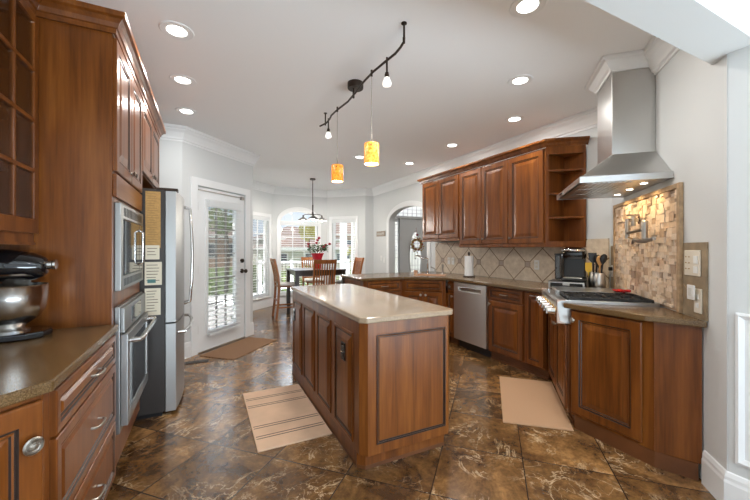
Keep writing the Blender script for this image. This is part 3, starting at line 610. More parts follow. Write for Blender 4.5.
for d_, x in ((dl, .41), (dr, .50)):
    h = MB(); h.tube([(x, -.112, 1.70), (x, -.16, 1.685), (x, -.172, 1.5), (x, -.18, 1.26), (x, -.172, 1.0), (x, -.16, .835), (x, -.112, .82)], .012, 10); h.build('handle', 'chrome', d_, smooth=True)
h = MB(); h.tube([(.06, -.085, .64), (.07, -.135, .64), (.25, -.165, .64), (.455, -.172, .64), (.66, -.165, .64), (.84, -.135, .64), (.85, -.085, .64)], .014, 10); h.build('handle', 'chrome', fz, smooth=True)
for x in (.0, .82): MB().box(x, -.09, 1.777, x+.09, .06, 1.80).build('hinge_cover', 'bronze', fr, bevel=.004)
def sheet(label, x0, x1, z0, z1, m, dy, rows, block=None):
    t = thing('paper_sheet', label, 'paper', (0, 3.169, 0), 0, None)
    MB().box(x0, -.003-dy, z0, x1, -dy, z1).build('sheet', m, t)
    if rows:
        i = MB(); n = rows
        for k in range(n):
            z = z1-(z1-z0)*(k+1)/(n+1.5); i.box(x0+.012, -.0036-dy, z-.0025, x1-.012-random.random()*.03, -.003-dy, z+.0025)
        i.build('printing', 'ink' if m == 'paper' else 'brownink', t)
    if block: MB().box(block[0], -.0038-dy, block[1], block[2], -.003-dy, block[3]).build('printed_box', 'teal', t)
sheet('tall brown printed sheet stuck high on the refrigerator side', -.418, -.318, 1.325, 1.765, 'amberpaper', 0, 22)
sheet('small cream note below the brown sheet on the refrigerator', -.418, -.325, 1.235, 1.345, 'paper', .004, 3)
sheet('cream page with teal box on the refrigerator side', -.423, -.31, 1.035, 1.215, 'paper', 0, 6, (-.405, 1.052, -.35, 1.08))
sheet('lowest cream printed page on the refrigerator side', -.423, -.318, .80, 1.01, 'paper', 0, 8)

# ---- crown on the tall cabinets, glazed wall cabinet
ccp = [(0, 2.462), (.012, 2.462), (.014, 2.485), (.022, 2.488), (.03, 2.51), (.045, 2.528), (.06, 2.535), (.062, 2.56), (0, 2.56)]
tag(MB().sweep([(-.76, 1.62), (-.76, 2.26), (-.44, 2.26), (-.44, 4.2), (-1.085, 4.2)], ccp).build('cabinet_crown', 'wood', bevel=.001), 'stepped cherry crown moulding along the tall oven and refrigerator cabinets', 'crown moulding')
gc = thing('glass_cabinet', 'cherry wall cabinet with divided glass door above the stand mixer', 'cabinet', (-.76, 1.70, 0), PI/2)
MB().box(0, 0, 1.387, .018, .32, 2.46).box(.545, 0, 1.387, .563, .32, 2.46).box(.018, .0, 1.387, .545, .32, 1.405).box(.018, 0, 2.44, .545, .32, 2.46).box(.018, .31, 1.405, .545, .32, 2.44).box(.018, 0, 1.405, .075, .02, 2.44).build('body', 'wood', gc)
MB().box(0, .0, 1.338, .563, .02, 1.387).box(0, -.006, 1.338, .563, 0, 1.350).build('light_rail', 'wood', gc)
for z in (1.695, 1.94, 2.185): MB().box(.018, .05, z-.008, .545, .31, z+.008).build('shelf', 'wood', gc)
gd = MB(); gd.prism([rect(.085, 1.392, .558, 2.45)]+[rect(x, z, x+.176, z+.222) for x in (.135, .331) for z in (1.462, 1.704, 1.946, 2.188)], -.022, -.001, axes='xz')
gd = gd.build('door', 'wood', gc, bevel=.005)
MB().box(.13, -.013, 1.456, .512, -.009, 2.415).build('pane', 'cabglass', gd); knob(gd, .108, -.022, 1.49, .018, 'chrome')
gob = thing('drinking_glass', 'tall clear tumbler on the middle shelf of the glass cabinet', 'glass', (-.90, 2.15, 1.7045), 0, 'glassware behind the cabinet door')
MB().lathe([(.026, 0), (.027, .004), (.036, .17), (.034, .17), (.025, .008), (.001, .008)], n=20).build('bowl', 'goblet', gob, smooth=True)
copy_thing(gob, 'clear tumbler beside the muntin on the middle shelf of the glass cabinet', (-.93, 1.99, 1.7045)); copy_thing(gob, 'clear tumbler on the upper shelf of the glass cabinet', (-.92, 2.12, 1.9495))
copy_thing(gob, 'clear tumbler standing on the floor of the glass cabinet', (-.95, 2.16, 1.4065))

# ---- right run
XB = 3.04
cabinet('narrow_cabinet', 'narrow cherry base cabinet between the sink and dishwasher', (XB, 3.862, 0), -PI/2, .155, .58, [('drawer', .008, .725, .147, .862, ('knob', .078, .795)), ('door', .008, .12, .147, .712, ('knob', .12, .665))])
dw = thing('dishwasher', 'stainless dishwasher with pocket handle under the brown counter', 'dishwasher', (XB, 3.703, 0), -PI/2)
MB().box(.004, .004, .10, .60, .56, .872).build('tub', 'black', dw)
dd = MB().prism([rect(.004, .115, .60, .872), rect(.09, .765, .515, .815)], -.035, .003, axes='xz').build('door', 'dishsteel', dw, bevel=.004)
MB().box(.09, -.012, .765, .515, .002, .815).build('handle_pocket', 'nickel', dd); MB().tube([(.09, -.03, .808), (.30, -.036, .812), (.515, -.03, .808)], .008, 8).build('handle', 'chrome', dd, smooth=True)
MB().box(.02, .05, 0, .585, .5, .10).build('toe_kick', 'black', dw)
cabinet('drawer_door_cabinet', 'cherry base cabinet with one drawer over one door beside the dishwasher', (XB, 3.098, 0), -PI/2, .525, .58, [('drawer', .02, .725, .505, .862, ('pull', .262, .795, .10)), ('door', .02, .12, .505, .708, ('knob', .045, .668))])
cabinet('pullout_cabinet', 'narrow tall-panelled cherry pull-out beside the range', (XB, 2.571, 0), -PI/2, .245, .58, [('door', .012, .12, .233, .862, ('pull', .12, .835, .06))], poly=[(XB, 2.571), (XB, 2.33), (3.62, 2.33), (3.62, 2.571)])
# range base and range
RA = math.radians(-135); RO = (2.995, 2.266)
def rp(x, y): return (RO[0]+x*math.cos(RA)-y*math.sin(RA), RO[1]+x*math.sin(RA)+y*math.cos(RA))
rc = cabinet('range_cabinet', 'cherry base cabinet with two doors under the cooktop knobs', (*rp(0, .02), 0), RA, .835, .55, [('door', .02, .12, .415, .745, ('knob', .385, .68)), ('door', .42, .12, .815, .745, ('knob', .45, .68))], z1=.755)
rg = thing('rangetop', 'stainless gas rangetop with six knobs set diagonally in the corner', 'cooktop', (*RO, 0), RA)
RW, RD = .832, .585
MB().box(.003, .012, .757, RW-.003, RD, .922).build('body', 'steel', rg, bevel=.003)
fp = MB(); fp.loft([[(x, -.035, .775), (x, .015, .757), (x, .02, .930), (x, -.025, .930), (x, -.050, .915), (x, -.052, .89)] for x in (.003, RW-.003)]); fp.build('front_panel', 'steel', rg, bevel=.002)
for k in range(6):
    x = .075+.682*k/5; kn = MB(); kn.lathe([(.036, 0), (.036, -.010), (.028, -.014)], (x, -.044, .838), 20, axis='y', m=1)
    kn.lathe([(.027, -.012), (.025, -.036), (.022, -.066), (.001, -.069)], (x, -.044, .838), 16, axis='y'); kn.box(x-.005, -.118, .816, x+.005, -.110, .860); kn.build('knob', ['chrome', 'brass'], rg, smooth=True)
for x in (.004, RW-.022): MB().box(x, -.055, .757, x+.018, .02, .935).build('end_bracket', 'reflectsteel', rg, bevel=.003)
MB().box(.02, .03, .922, .395, RD-.02, .9555).box(.395, .0, .93, .408, RD-.005, .957).build('griddle_cover', 'steely', rg, bevel=.003)
MB().box(RW-.020, .0, .922, RW-.002, RD, .936).box(.003, RD-.02, .922, RW-.003, RD, .942).build('edge_trim', 'steel', rg, bevel=.002)
MB().tube([(.40, -.045, .935), (.40, -.05, .965), (.35, -.05, .965), (.35, -.045, .935)], .007, 8).build('cover_handle', 'chrome', rg, smooth=True)
MB().box(.412, .03, .922, RW-.024, RD-.022, .926).build('burner_pan', 'black', rg)
for gx in (.42, .615):
    g = MB(); x0, x1, y0, y1 = gx, gx+.19, .04, RD-.03
    for y in (y0, (y0+y1)/2, y1): g.box(x0, y-.006, .940, x1, y+.006, .956)
    for x in (x0, x1): g.box(x-.006, y0, .940, x+.006, y1, .956)
    for cy in (y0+(y1-y0)*.25, y0+(y1-y0)*.75):
        cx = (x0+x1)/2
        for a in range(8): g.box(cx-.004, 0, 0, cx-.004, 0, 0) if False else g.tube([(cx+.035*math.cos(a*PI/4), cy+.035*math.sin(a*PI/4), .952), (cx+.092*math.cos(a*PI/4), cy+.092*math.sin(a*PI/4), .952)], .005, 6)
    for x in (x0, x1):
        for y in (y0, y1): g.box(x-.006, y-.006, .926, x+.006, y+.006, .94)
    g.build('grate', 'iron', rg)
    for cy in (y0+(y1-y0)*.25, y0+(y1-y0)*.75):
        bu = MB(); bu.lathe([(.045, .926), (.045, .934), (.03, .938), (.03, .944), (.001, .946)], ((x0+x1)/2, cy, 0), 20); bu.lathe([(.046, .9335), (.050, .9335), (.050, .936), (.046, .936)], ((x0+x1)/2, cy, 0), 20, m=1); bu.build('burner', ['iron', 'brass'], rg, smooth=True)
# end cabinet
NE = [(2.42, 1.640), (2.425, 1.12), (2.520, .930), (2.820, 1.230)]
ec = cabinet('end_cabinet', 'cherry end cabinet with one big raised panel door beside the white pier', (2.42, 1.640, 0), -PI/2, .49, .3, [('door', .012, .125, .465, .865, ('knob', .035, .80))], poly=NE,
             toe_poly=[(2.455, 1.60), (2.455, 1.13), (2.53, .97), (2.79, 1.23)])
MB().sweep(to_local(ec, [(2.518, .945), (2.44, 1.12), (2.44, 1.62)])[::-1], [(-.001, .0), (.010, .0), (.010, .095), (-.001, .10)]).build('base_moulding', 'toe', ec)
MB().prism(to_local(ec, [(2.421, 1.114), (2.427, 1.117), (2.521, .931), (2.516, .928)]), .1, .879).build('side_panel', 'wood', ec)
rt = MB().prism([(2.380, 1.672), (2.380, 1.145), (2.486, .894), (2.818, 1.226), (2.392, 1.674)], .88, .916)
tag(rt.build('end_countertop', 'quartz', bevel=.006, seg=3), 'short angled brown countertop in front of the range backsplash', 'countertop')
# sink base, peninsula
SA = math.atan2(3.82-4.22, 2.98-2.53); s0 = (2.535, 4.275)
sf1 = (s0[0]+.62*math.cos(SA), s0[1]+.62*math.sin(SA))
sb = cabinet('sink_cabinet', 'cherry sink base cabinet set on the diagonal with false drawer front', (*s0, 0), SA, .62, .3, [('drawer', .045, .72, .575, .862), ('door', .045, .12, .306, .708, ('knob', .275, .665)), ('door', .314, .12, .575, .708, ('knob', .345, .665))],
    poly=[s0, sf1, (3.04, 3.864), (3.62, 3.864), (3.62, 4.96), (2.535, 4.96)], z1=.70, toe_poly=[(2.575, 4.32), (3.06, 3.90), (3.6, 3.9), (3.6, 4.9), (2.575, 4.9)])
MB().box(.0, 0, .70, .62, .02, .879).build('front_rail', 'wood', sb)
pc = cabinet('peninsula_cabinet', 'cherry peninsula cabinet with one wide drawer at its free end', (1.93, 4.27, 0), 0, .603, .69, [('drawer', .05, .72, .565, .862, ('pull', .31, .79, .10)), ('door', .05, .12, .305, .708, ('knob', .275, .665)), ('door', .31, .12, .565, .708, ('knob', .34, .665))])
MB().box(-.006, .01, .10, 0, .68, .879).build('end_panel', 'wood', pc)
SINK = [(2.79, 4.36), (3.13, 4.06), (3.33, 4.29), (2.99, 4.59)]
mc = MB().prism([[(1.87, 4.225), (2.53, 4.225), (2.98, 3.82), (2.98, 2.285), (2.994, 2.268), (3.43, 1.836), (3.636, 2.042), (3.636, 5.02), (1.87, 5.02)], SINK], .88, .916)
tag(mc.build('main_countertop', 'quartz', bevel=.006, seg=3), 'long brown speckled countertop from the range round to the peninsula', 'countertop')
sk = thing('sink', 'tan composite sink set in the diagonal counter', 'sink', (3.06, 4.325, 0), 0)
def sc_(k, pts=SINK): cx, cy = 3.06, 4.325; return [((x-cx)*k, (y-cy)*k) for x, y in pts]
MB().prism([sc_(1.03), sc_(.96)], .9165, .920).build('rim', 'copper', sk, bevel=.003)
MB().prism([sc_(.96), sc_(.92)], .74, .917).prism(sc_(.96), .73, .745).build('basin', 'copper', sk)
fa = thing('faucet', 'tall nickel gooseneck faucet behind the sink', 'faucet', (3.06, 4.47, .916), math.radians(-50))
FB = Vector((0, 0, 0))
def place(o, x, y, z=.916): o.location = (x, y, z)
fa.location = (3.14, 4.50, .916)
MB().lathe([(.028, 0), (.028, .006), (.020, .012), (.017, .05), (.019, .055), (.014, .06), (.013, .16), (.016, .165), (.012, .17)], n=16).build('base', 'chrome', fa, smooth=True)
MB().tube([(0, 0, .165), (0, 0, .24), (-.02, -.01, .255), (-.06, -.03, .245), (-.10, -.05, .27), (-.135, -.07, .295), (-.165, -.085, .295), (-.175, -.09, .27), (-.175, -.09, .235)], .013, 10).build('spout', 'chrome', fa, smooth=True)
lv = thing('faucet_handle', 'nickel lever handle of the gooseneck faucet', 'faucet handle', (3.22, 4.41, .916), 0)  # separate lever handle of the faucet, not a tap of its own
MB().lathe([(.024, 0), (.022, .008), (.016, .015), (.014, .06), (.016, .07), (.010, .085), (.001, .088)], n=16).build('base', 'nickel', lv, smooth=True)
MB().tube([(0, 0, .08), (-.03, .01, .10), (-.075, .02, .118)], [.007, .006, .008], 8).build('lever', 'nickel', lv, smooth=True)
sp = thing('side_sprayer', 'nickel side sprayer nearest the tiled wall at the sink', 'sprayer', (3.31, 4.34, .916), 0)
MB().lathe([(.024, 0), (.022, .008), (.015, .015), (.013, .03)], n=16).build('base', 'nickel', sp, smooth=True); MB().lathe([(.012, .03), (.013, .08), (.017, .12), (.016, .15), (.001, .155)], n=16).build('nozzle', 'nickel', sp, smooth=True)
MB().lathe([(.030, 0), (.030, .004), (.034, .03), (.034, .055), (.032, .055), (.028, .01), (.001, .01)], n=16).build('soap_dish', 'copper', loc=(3.02, 4.66, .916), smooth=True)
tag(bpy.data.objects['soap_dish'], 'small round tan cup beside the faucet', 'cup')

# ---- wall cabinets
XU = 3.33
def upper(name, label, y0, y1, zb, doors, depth=.286):
    w = y0-y1; t = thing(name, label, 'cabinet', (XU, y0, 0), -PI/2)
    MB().box(.001, 0, zb+.04, w-.001, depth, 2.42).build('body', 'wood', t)
    MB().box(.001, -.014, zb, w-.001, depth, zb+.04).build('light_rail', 'wood', t, bevel=.004)
    for x0, x1, kx in doors: front(t, 'door', x0, zb+.045, x1, 2.405, ('knob', kx, zb+.11))
    return t
upper('wall_cabinet', 'pair of shorter cherry wall cabinet doors next to the archway', 4.93, 3.962, 1.435, [(.03, .48, .445), (.486, .95, .52)])
upper('wall_cabinet', 'two-door cherry wall cabinet above the paper towel holder', 3.958, 3.055, 1.335, [(.012, .448, .415), (.454, .892, .487)])
upper('wall_cabinet', 'single wide-door cherry wall cabinet next to the open shelves', 3.053, 2.535, 1.335, [(.006, .487, .04)])
sh = thing('open_shelf', 'open cherry corner shelf unit at the end of the wall cabinets', 'shelf', (XU, 2.533, 0), -PI/2)
SP = [(3.315, 2.533), (3.616, 2.284), (3.616, 2.533)]
for z0, z1 in ((1.335, 1.40), (2.34, 2.42)): MB().prism(to_local(sh, SP), z0, z1).build('end_board', 'wood', sh)
for z in (1.655, 1.915, 2.165): MB().prism(to_local(sh, [(3.33, 2.531), (3.603, 2.298), (3.603, 2.531)]), z-.01, z+.01).build('shelf', 'wood', sh)
MB().prism(to_local(sh, [(3.315, 2.533), (3.335, 2.516), (3.335, 2.533)]), 1.40, 2.34).prism(to_local(sh, [(3.603, 2.295), (3.616, 2.284), (3.616, 2.533), (3.603, 2.533)]), 1.40, 2.34).prism(to_local(sh, [(3.335, 2.525), (3.61, 2.525), (3.61, 2.533), (3.335, 2.533)]), 1.40, 2.34).build('back', 'wood', sh)
up = [(0, 2.42), (.010, 2.42), (.014, 2.432), (.024, 2.438), (.032, 2.458), (.046, 2.470), (.058, 2.475), (.060, 2.497), (0, 2.497)]
tag(MB().sweep([(3.635, 4.93), (3.32, 4.93), (3.32, 2.533), (3.635, 2.275)][::-1], [(-a, z) for a, z in up]).build('cabinet_crown', 'wood', bevel=.001), 'cherry crown moulding along the wall cabinets above the counter', 'crown moulding')
# backsplashes
bs = MB().box(0, -.004, .917, 2.90, .008, 1.42)
tag(bs.build('tile_backsplash', backsplash_mat('diagonal_stone_tile', .43, 1.122, .20, .212), loc=(3.627, 4.96, 0), rz=-PI/2), 'tan stone backsplash laid in diamonds with small square insets behind the counter', 'backsplash')
WA = math.radians(-135); WO = WP[8]
plain = mat('plain_stone_tile', (.28, .205, .125), .45, bump=.3, bscale=20, var=.3, vscale=12)
tag(MB().box(.008, -.01, .917, .115, -.001, 1.345).build('corner_backsplash', plain, loc=(*WO, 0), rz=WA), 'plain brown stone tiles in the corner behind the utensil crocks', 'backsplash')
MS0, MS1 = .125, 1.368
ps = MB().box(MS1+.012, -.01, .917, 1.625, -.001, 1.355)
ps = ps.build('switch_backsplash', plain, loc=(*WO, 0), rz=WA); tag(ps, 'brown stone tile strip carrying the switch plates beside the range', 'backsplash')
dv = MB(); dv.f([(1.385, -.0105, 1.10), (1.39, -.0105, 1.105), (1.60, -.0105, .94), (1.60, -.0105, .93)]); dv.build('grout_line', 'travertine', ps)
ms = thing('mosaic_backsplash', 'stacked stone mosaic panel with travertine border behind the range', 'backsplash', (*WO, 0), WA)
mm = MB(); x = MS0+.035; random.seed(11); cw = .0255
nrow, ncol = 38, 34
used = set()
gx0, gz0 = MS0+.035, .932; gw, gh = (MS1-MS0-.07)/ncol, (1.70-gz0)/nrow
for r_ in range(nrow):
    for c_ in range(ncol):
        if (r_, c_) in used: continue
        w_, h_ = random.choice(((2, 2), (2, 2), (2, 1), (1, 1), (1, 2), (2, 3), (2, 2)))
        cells = [(r_+i, c_+j) for i in range(h_) for j in range(w_)]
        if any(c in used or c[0] >= nrow or c[1] >= ncol for c in cells): w_ = h_ = 1; cells = [(r_, c_)]
        used.update(cells); d_ = random.uniform(.010, .024)
        mm.box(gx0+c_*gw+.0012, -d_, gz0+r_*gh+.0012, gx0+(c_+w_)*gw-.0012, -.004, gz0+(r_+h_)*gh-.0012, random.choice((0, 0, 0, 1, 1, 1, 2, 2, 3, 3, 4) if random.random() < .5 else (0, 1, 3)))
mm.box(MS0+.03, -.005, .918, MS1-.03, -.001, 1.705, 2)
mm.build('mosaic', ['mos%d' % i for i in range(5)], ms)
MB().box(MS0, -.026, .917, MS0+.034, -.001, 1.735).box(MS1-.034, -.026, .917, MS1, -.001, 1.735).box(MS0+.034, -.026, 1.702, MS1-.034, -.001, 1.735).build('border', 'travertine', ms, bevel=.004)

# ---- hood
hd = thing('range_hood', 'stainless chimney range hood above the diagonal rangetop', 'range hood', (*WO, 0), WA)
HS = (3.64+2.04)/R2  # position along the wall of its corner
h0, h1 = HS-3.69, HS-2.775; c0, c1 = HS-3.415, HS-3.035; HD = .545; CD = .275
hb = MB()
B_ = [(h0, 0), (h1, 0), (h1, -HD), (h0, -HD)]; C_ = [(c0, 0), (c1, 0), (c1, -CD), (c0, -CD)]
hb.loft([[(x, y, z) for x, y in P_] for P_, z in ((B_, 1.785), (B_, 1.828), ([(h0+.03, 0), (h1-.03, 0), (h1-.03, -HD+.03), (h0+.03, -HD+.03)], 1.842), ([(c0-.02, 0), (c1+.02, 0), (c1+.02, -CD-.02), (c0-.02, -CD-.02)], 2.015), (C_, 2.03))], cap=False)
hb.build('canopy', 'steel', hd, bevel=.002)
u = MB().box(h0+.02, -HD+.02, 1.787, h1-.02, -.001, 1.80); u.build('underside', 'steel', hd)
for k in range(3):
    q = MB(); xx = h0+.05+k*(h1-h0-.1)/3
    for j in range(9): q.box(xx+.01, -HD+.06+j*.032, 1.784, xx+(h1-h0-.1)/3-.01, -HD+.080+j*.032, 1.788)
    q.build('filter', 'steel', hd)
for k in (.2, .5, .8):
    x = h0+(h1-h0)*k; MB().lathe([(.022, 1.7855), (.022, 1.788)], (x, -.10, 0), 16).build('lamp_lens', 'bulb', hd)
MB().box(c0, -CD, 2.02, c1, -.001, CH-.10).build('chimney', 'steelv', hd, bevel=.003)
pp = MB().box(h0+.18, -HD-.004, 1.795, h0+.30, -HD+.001, 1.818); pp = pp.build('control_panel', 'nickel', hd)
for k in range(4): MB().lathe([(.006, 0), (.006, -.004)], (h0+.20+.027*k, -HD-.004, 1.806), 10, axis='y').build('button', 'black', pp)
hcp = [(0, CH-.10), (.010, CH-.10), (.014, CH-.085), (.03, CH-.07), (.055, CH-.03), (.075, CH-.022), (.08, CH-.002), (0, CH-.002)]
ha = [(WO[0]+x*math.cos(WA)-y*math.sin(WA), WO[1]+x*math.sin(WA)+y*math.cos(WA)) for x, y in ((c0, 0), (c0, -CD), (c1, -CD), (c1, 0))]
struct('trim_4', MB().sweep(ha, hcp), 'trim')
for k in (.2, .5, .8):
    x = h0+(h1-h0)*k; y = -.12
    lamp('SPOT', 'hood_lamp', (WO[0]+x*math.cos(WA)-y*math.sin(WA), WO[1]+x*math.sin(WA)+y*math.cos(WA), 1.77), 5, (1, .72, .38), (0, 0, 0), spot_size=math.radians(150), spot_blend=.7, shadow_soft_size=.03)
# pot filler on the mosaic
def wl(x, y): return (WO[0]+x*math.cos(WA)-y*math.sin(WA), WO[1]+x*math.sin(WA)+y*math.cos(WA))
pf = thing('pot_filler', 'nickel jointed pot filler on the stone mosaic', 'faucet', (*wl(.77, -.026), 0), WA)
MB().lathe([(.032, -.001), (.032, -.008), (.016, -.012), (.014, -.075)], (0, 0, 1.545), 16, axis='y').build('wall_flange', 'chrome', pf, smooth=True)
MB().cyl((0, -.045, 1.50), (0, -.045, 1.575), .017, n=14).cyl((-.045, -.045, 1.585), (.045, -.045, 1.585), .006, n=8).cyl((0, -.09, 1.585), (0, 0.0, 1.585), .006, n=8).build('valve', 'nickel', pf, smooth=True)
MB().cyl((0, -.085, 1.40), (0, -.085, 1.555), .015, n=14).cyl((0, -.085, 1.44), (.33, -.085, 1.455), .010, n=10).build('first_arm', 'nickel', pf, smooth=True)
MB().cyl((.33, -.085, 1.385), (.33, -.085, 1.505), .018, n=14).lathe([(.020, 1.505), (.020, 1.512), (.010, 1.52)], (.33, -.085, 0), 14).build('joint', 'nickel', pf, smooth=True)
MB().tube([(.48, -.085, 1.386), (.36, -.09, 1.372), (.24, -.09, 1.374), (.15, -.09, 1.385), (.13, -.09, 1.36)], [.012, .016, .015, .012, .011], 12).build('spout', 'nickel', pf, smooth=True)
MB().cyl((.15, -.09, 1.39), (.10, -.11, 1.405), .005, n=8).build('lever', 'brass', pf, smooth=True)

# ---- switch plates and outlets
def plate(name, label, x, z, w, h, root, cat='switch plate', m='almond', parts=(), mount=-.0105, parts_m=None):
    loc, rz = root; t = thing(name, label, cat, loc, rz)
    p_ = MB().box(x-w/2, mount-.008, z-h/2, x+w/2, mount-.0005, z+h/2).build('plate', m, t, bevel=.003)
    for nm, dx, dz, pw, ph, pd, pm in parts: MB().box(x+dx-pw/2, mount-.008-pd, z+dz-ph/2, x+dx+pw/2, mount-.008, z+dz+ph/2).build(nm, pm, t, bevel=.001)
    return t
RW_ = ((*WO, 0), WA); RT = ((3.627, 4.96, 0), -PI/2)
sw = []
for j in range(2):
    for k in range(3): sw.append(('button', -.06+.035*j, .035-.035*k, .012, .006, .002, 'brass'))
sw += [('switch', .045, .02, .04, .045, .004, 'white'), ('switch', .045, -.038, .04, .04, .004, 'white')]
plate('control_plate', 'wide almond keypad plate highest on the brown tile strip', 1.495, 1.235, .165, .15, RW_, parts=sw)
plate('dimmer_plate', 'small square white night light below the almond keypad', 1.525, 1.065, .075, .085, RW_, cat='night light', m='white', parts=[('lens', 0, .003, .034, .045, .003, 'milk')], mount=-.03)
plate('outlet', 'almond outlet carrying the night light on the brown tile strip', 1.555, 1.02, .075, .14, RW_, cat='outlet', parts=[('socket', 0, .025, .028, .028, .003, 'white'), ('socket', 0, -.025, .028, .028, .003, 'white')])
plate('outlet', 'white outlet on the corner tiles beside the utensil crocks', .075, 1.10, .055, .115, RW_, cat='outlet', m='white', parts=[('plug', 0, .02, .03, .035, .03, 'black')])
plate('outlet', 'white outlet on the diamond tiles under the single-door wall cabinet', 4.96-2.89, 1.12, .07, .115, RT, cat='outlet', m='white', parts=[('socket', 0, .022, .032, .03, .003, 'almond'), ('socket', 0, -.022, .032, .03, .003, 'almond')], mount=-.004)
plate('outlet', 'white outlet farther from the paper towels on the diamond tiles', 4.96-4.575, 1.115, .07, .115, RT, cat='outlet', m='white', parts=[('socket', 0, .022, .032, .03, .003, 'almond')], mount=-.004)
plate('outlet', 'white outlet nearer the paper towels on the diamond tiles', 4.96-4.475, 1.115, .07, .115, RT, cat='outlet', m='white', parts=[('socket', 0, .022, .032, .03, .003, 'almond')], mount=-.004)
AW = ((*WP[7], 0), -PI/2)
for nm, lb, x, z in (('switch_plate', 'white switch plate below the small plank sign', .42, 1.10), ('switch_plate', 'white switch plate lower and closer to the archway', .56, 1.06)): plate(nm, lb, x, z, .07, .115, AW, m='white', parts=[('toggle', 0, 0, .012, .024, .01, 'white')], mount=-.0005)
sg = thing('wall_sign', 'small weathered plank sign on the wall beside the archway', 'sign', (*WP[7], 0), -PI/2)
MB().box(.20, -.018, 1.60, .62, -.001, 1.72).build('plank', mat('weathered_plank', (.36, .30, .25), .8, var=.3, vscale=30), sg, bevel=.002)
q = MB()
for k in range(9): q.box(.245+.037*k, -.0195, 1.632+.01*(k % 2), .262+.037*k, -.018, 1.685)
q.build('lettering', 'stucco', sg)

# ---- things on the counters
pt = thing('paper_towel_holder', 'black paper towel stand on the counter below the wall cabinets', 'paper towel holder', (3.36, 3.80, .916), 0)
MB().lathe([(.085, 0), (.085, .010), (.07, .016), (.008, .018), (.008, .31), (.016, .315), (.018, .335), (.010, .355), (.001, .358)], n=28).build('stand', 'bronze', pt, smooth=True)
tag(MB().lathe([(.022, .019), (.062, .019), (.062, .297), (.022, .297), (.022, .019)], n=32, cap=False).build('paper_towel_roll', 'towel', loc=(3.36, 3.80, .916), smooth=True), 'white roll of paper towels on the black stand', 'paper towel')
cd = thing('pod_drawer', 'black and steel coffee pod drawer under the coffee maker', 'drawer', (3.325, 2.285, .917), math.radians(-62))
MB().box(-.16, -.15, 0, .16, .15, .075).build('case', 'black', cd, bevel=.004)
MB().prism([rect(-.158, .006, .158, .07), rect(-.14, .016, .14, .060)], -.158, -.150, axes='xz').box(-.03, -.164, .038, .03, -.15, .068).build('drawer_front', 'steel', cd, bevel=.002)
cm = thing('coffee_maker', 'black pod coffee maker with silver lid handle', 'coffee maker', (3.36, 2.245, .993), math.radians(-62))
cm.scale = (1.08, 1.1, 1.05)
MB().box(-.095, -.13, 0, .095, .13, .030).box(-.09, .0, .030, .09, .128, .24).build('base', 'black', cm, bevel=.012, seg=3)
hdm = MB(); hdm.loft([[(x*sx, y*sy+.01, z) for x, y in [(-.1, .11), (-.1, -.08), (-.075, -.125), (0, -.14), (.075, -.125), (.1, -.08), (.1, .11)]] for z, sx, sy in ((.215, .92, .93), (.235, 1, 1), (.28, 1, 1), (.31, .9, .9), (.325, .6, .65))]); hdm.build('brew_head', 'blackgloss', cm, smooth=True)
MB().tube([(-.085, -.06, .288), (-.082, -.125, .292), (-.045, -.155, .294), (0, -.165, .295), (.045, -.155, .294), (.082, -.125, .292), (.085, -.06, .288)], .011, 10).build('lid_handle', 'chrome', cm, smooth=True)
MB().box(-.155, -.06, .01, -.10, .11, .25).build('water_tank', glass_mat('smoky_tank', .2, (.25, .27, .30)), cm, bevel=.012)
MB().box(-.158, -.063, .25, -.10, .113, .262).build('tank_lid', 'black', cm, bevel=.004)
MB().box(-.075, -.128, .030, .075, .0, .038).build('drip_tray', 'nickel', cm, bevel=.003)
cr = thing('utensil_crock', 'brushed steel utensil crock nearer the coffee maker', 'utensil crock', (3.475, 2.11, .917), 0, 'steel utensil crocks')
MB().lathe([(.050, 0), (.052, .004), (.052, .165), (.050, .168), (.047, .165), (.047, .01), (.001, .01)], n=28).build('can', 'steelv', cr, smooth=True)
cr2 = copy_thing(cr, 'brushed steel utensil crock nearer the stone mosaic', (3.39, 2.015, .917))
def utensil(name, label, x, y, dx, dy, L_, head, m, hm=None):
    z0 = .93; t = thing(name, label, 'utensil', (x, y, z0), 0); e_ = Vector((dx, dy, L_))
    MB().tube([(0, 0, 0), e_*.75], [.006, .007], 8).build('handle', m, t, smooth=True)
    c = e_*.75; n = e_.normalized(); s_ = Vector((.62, -.78, 0))
    h = MB()
    if head == 'spatula': h.loft([[c+s_*a+Vector((0, 0, 0))-Vector((.78, .62, 0))*b for a, b in ((-w, -.002), (w, -.002), (w, .002), (-w, .002))] if k == 0 else [c+n*k+s_*a-Vector((.78, .62, 0))*b for a, b in ((-w, -.002), (w, -.002), (w, .002), (-w, .002))] for k, w in ((0, .01), (.03, .033), (.10, .038))])
    else:
        for k in range(1): h.loft([[c+n*k_+(s_*math.cos(a)*w+Vector((.78, .62, 0))*math.sin(a)*w*.35) for a in [2*PI*i/12 for i in range(12)]] for k_, w in ((-.01, .006), (.015, .022), (.045, .032), (.075, .026), (.09, .008))])
    h.build('head', hm or m, t, smooth=head != 'spatula')
utensil('spatula', 'black slotted spatula standing in the nearer steel crock', 3.475, 2.11, -.012, .012, .33, 'spatula', 'black')
utensil('ladle', 'black ladle leaning from the crock beside the spatula', 3.47, 2.10, .012, -.016, .32, 'spoon', 'black')
utensil('wooden_spoon', 'pale wooden spoon in the crock nearer the mosaic', 3.39, 2.015, .010, -.005, .31, 'spoon', mat('pale_spoon_wood', (.50, .28, .10), .5))
utensil('serving_spoon', 'black serving spoon above the wooden spoon', 3.382, 2.01, .02, -.035, .33, 'spoon', 'black')
utensil('cooking_spoon', 'dark cooking spoon leaning toward the outlet by the mosaic', 3.395, 2.02, .028, .002, .27, 'spoon', 'black')
utensil('yellow_spatula', 'yellow spatula leaning from the crock toward the coffee maker', 3.452, 2.135, -.022, .012, .20, 'spatula', 'yellow')
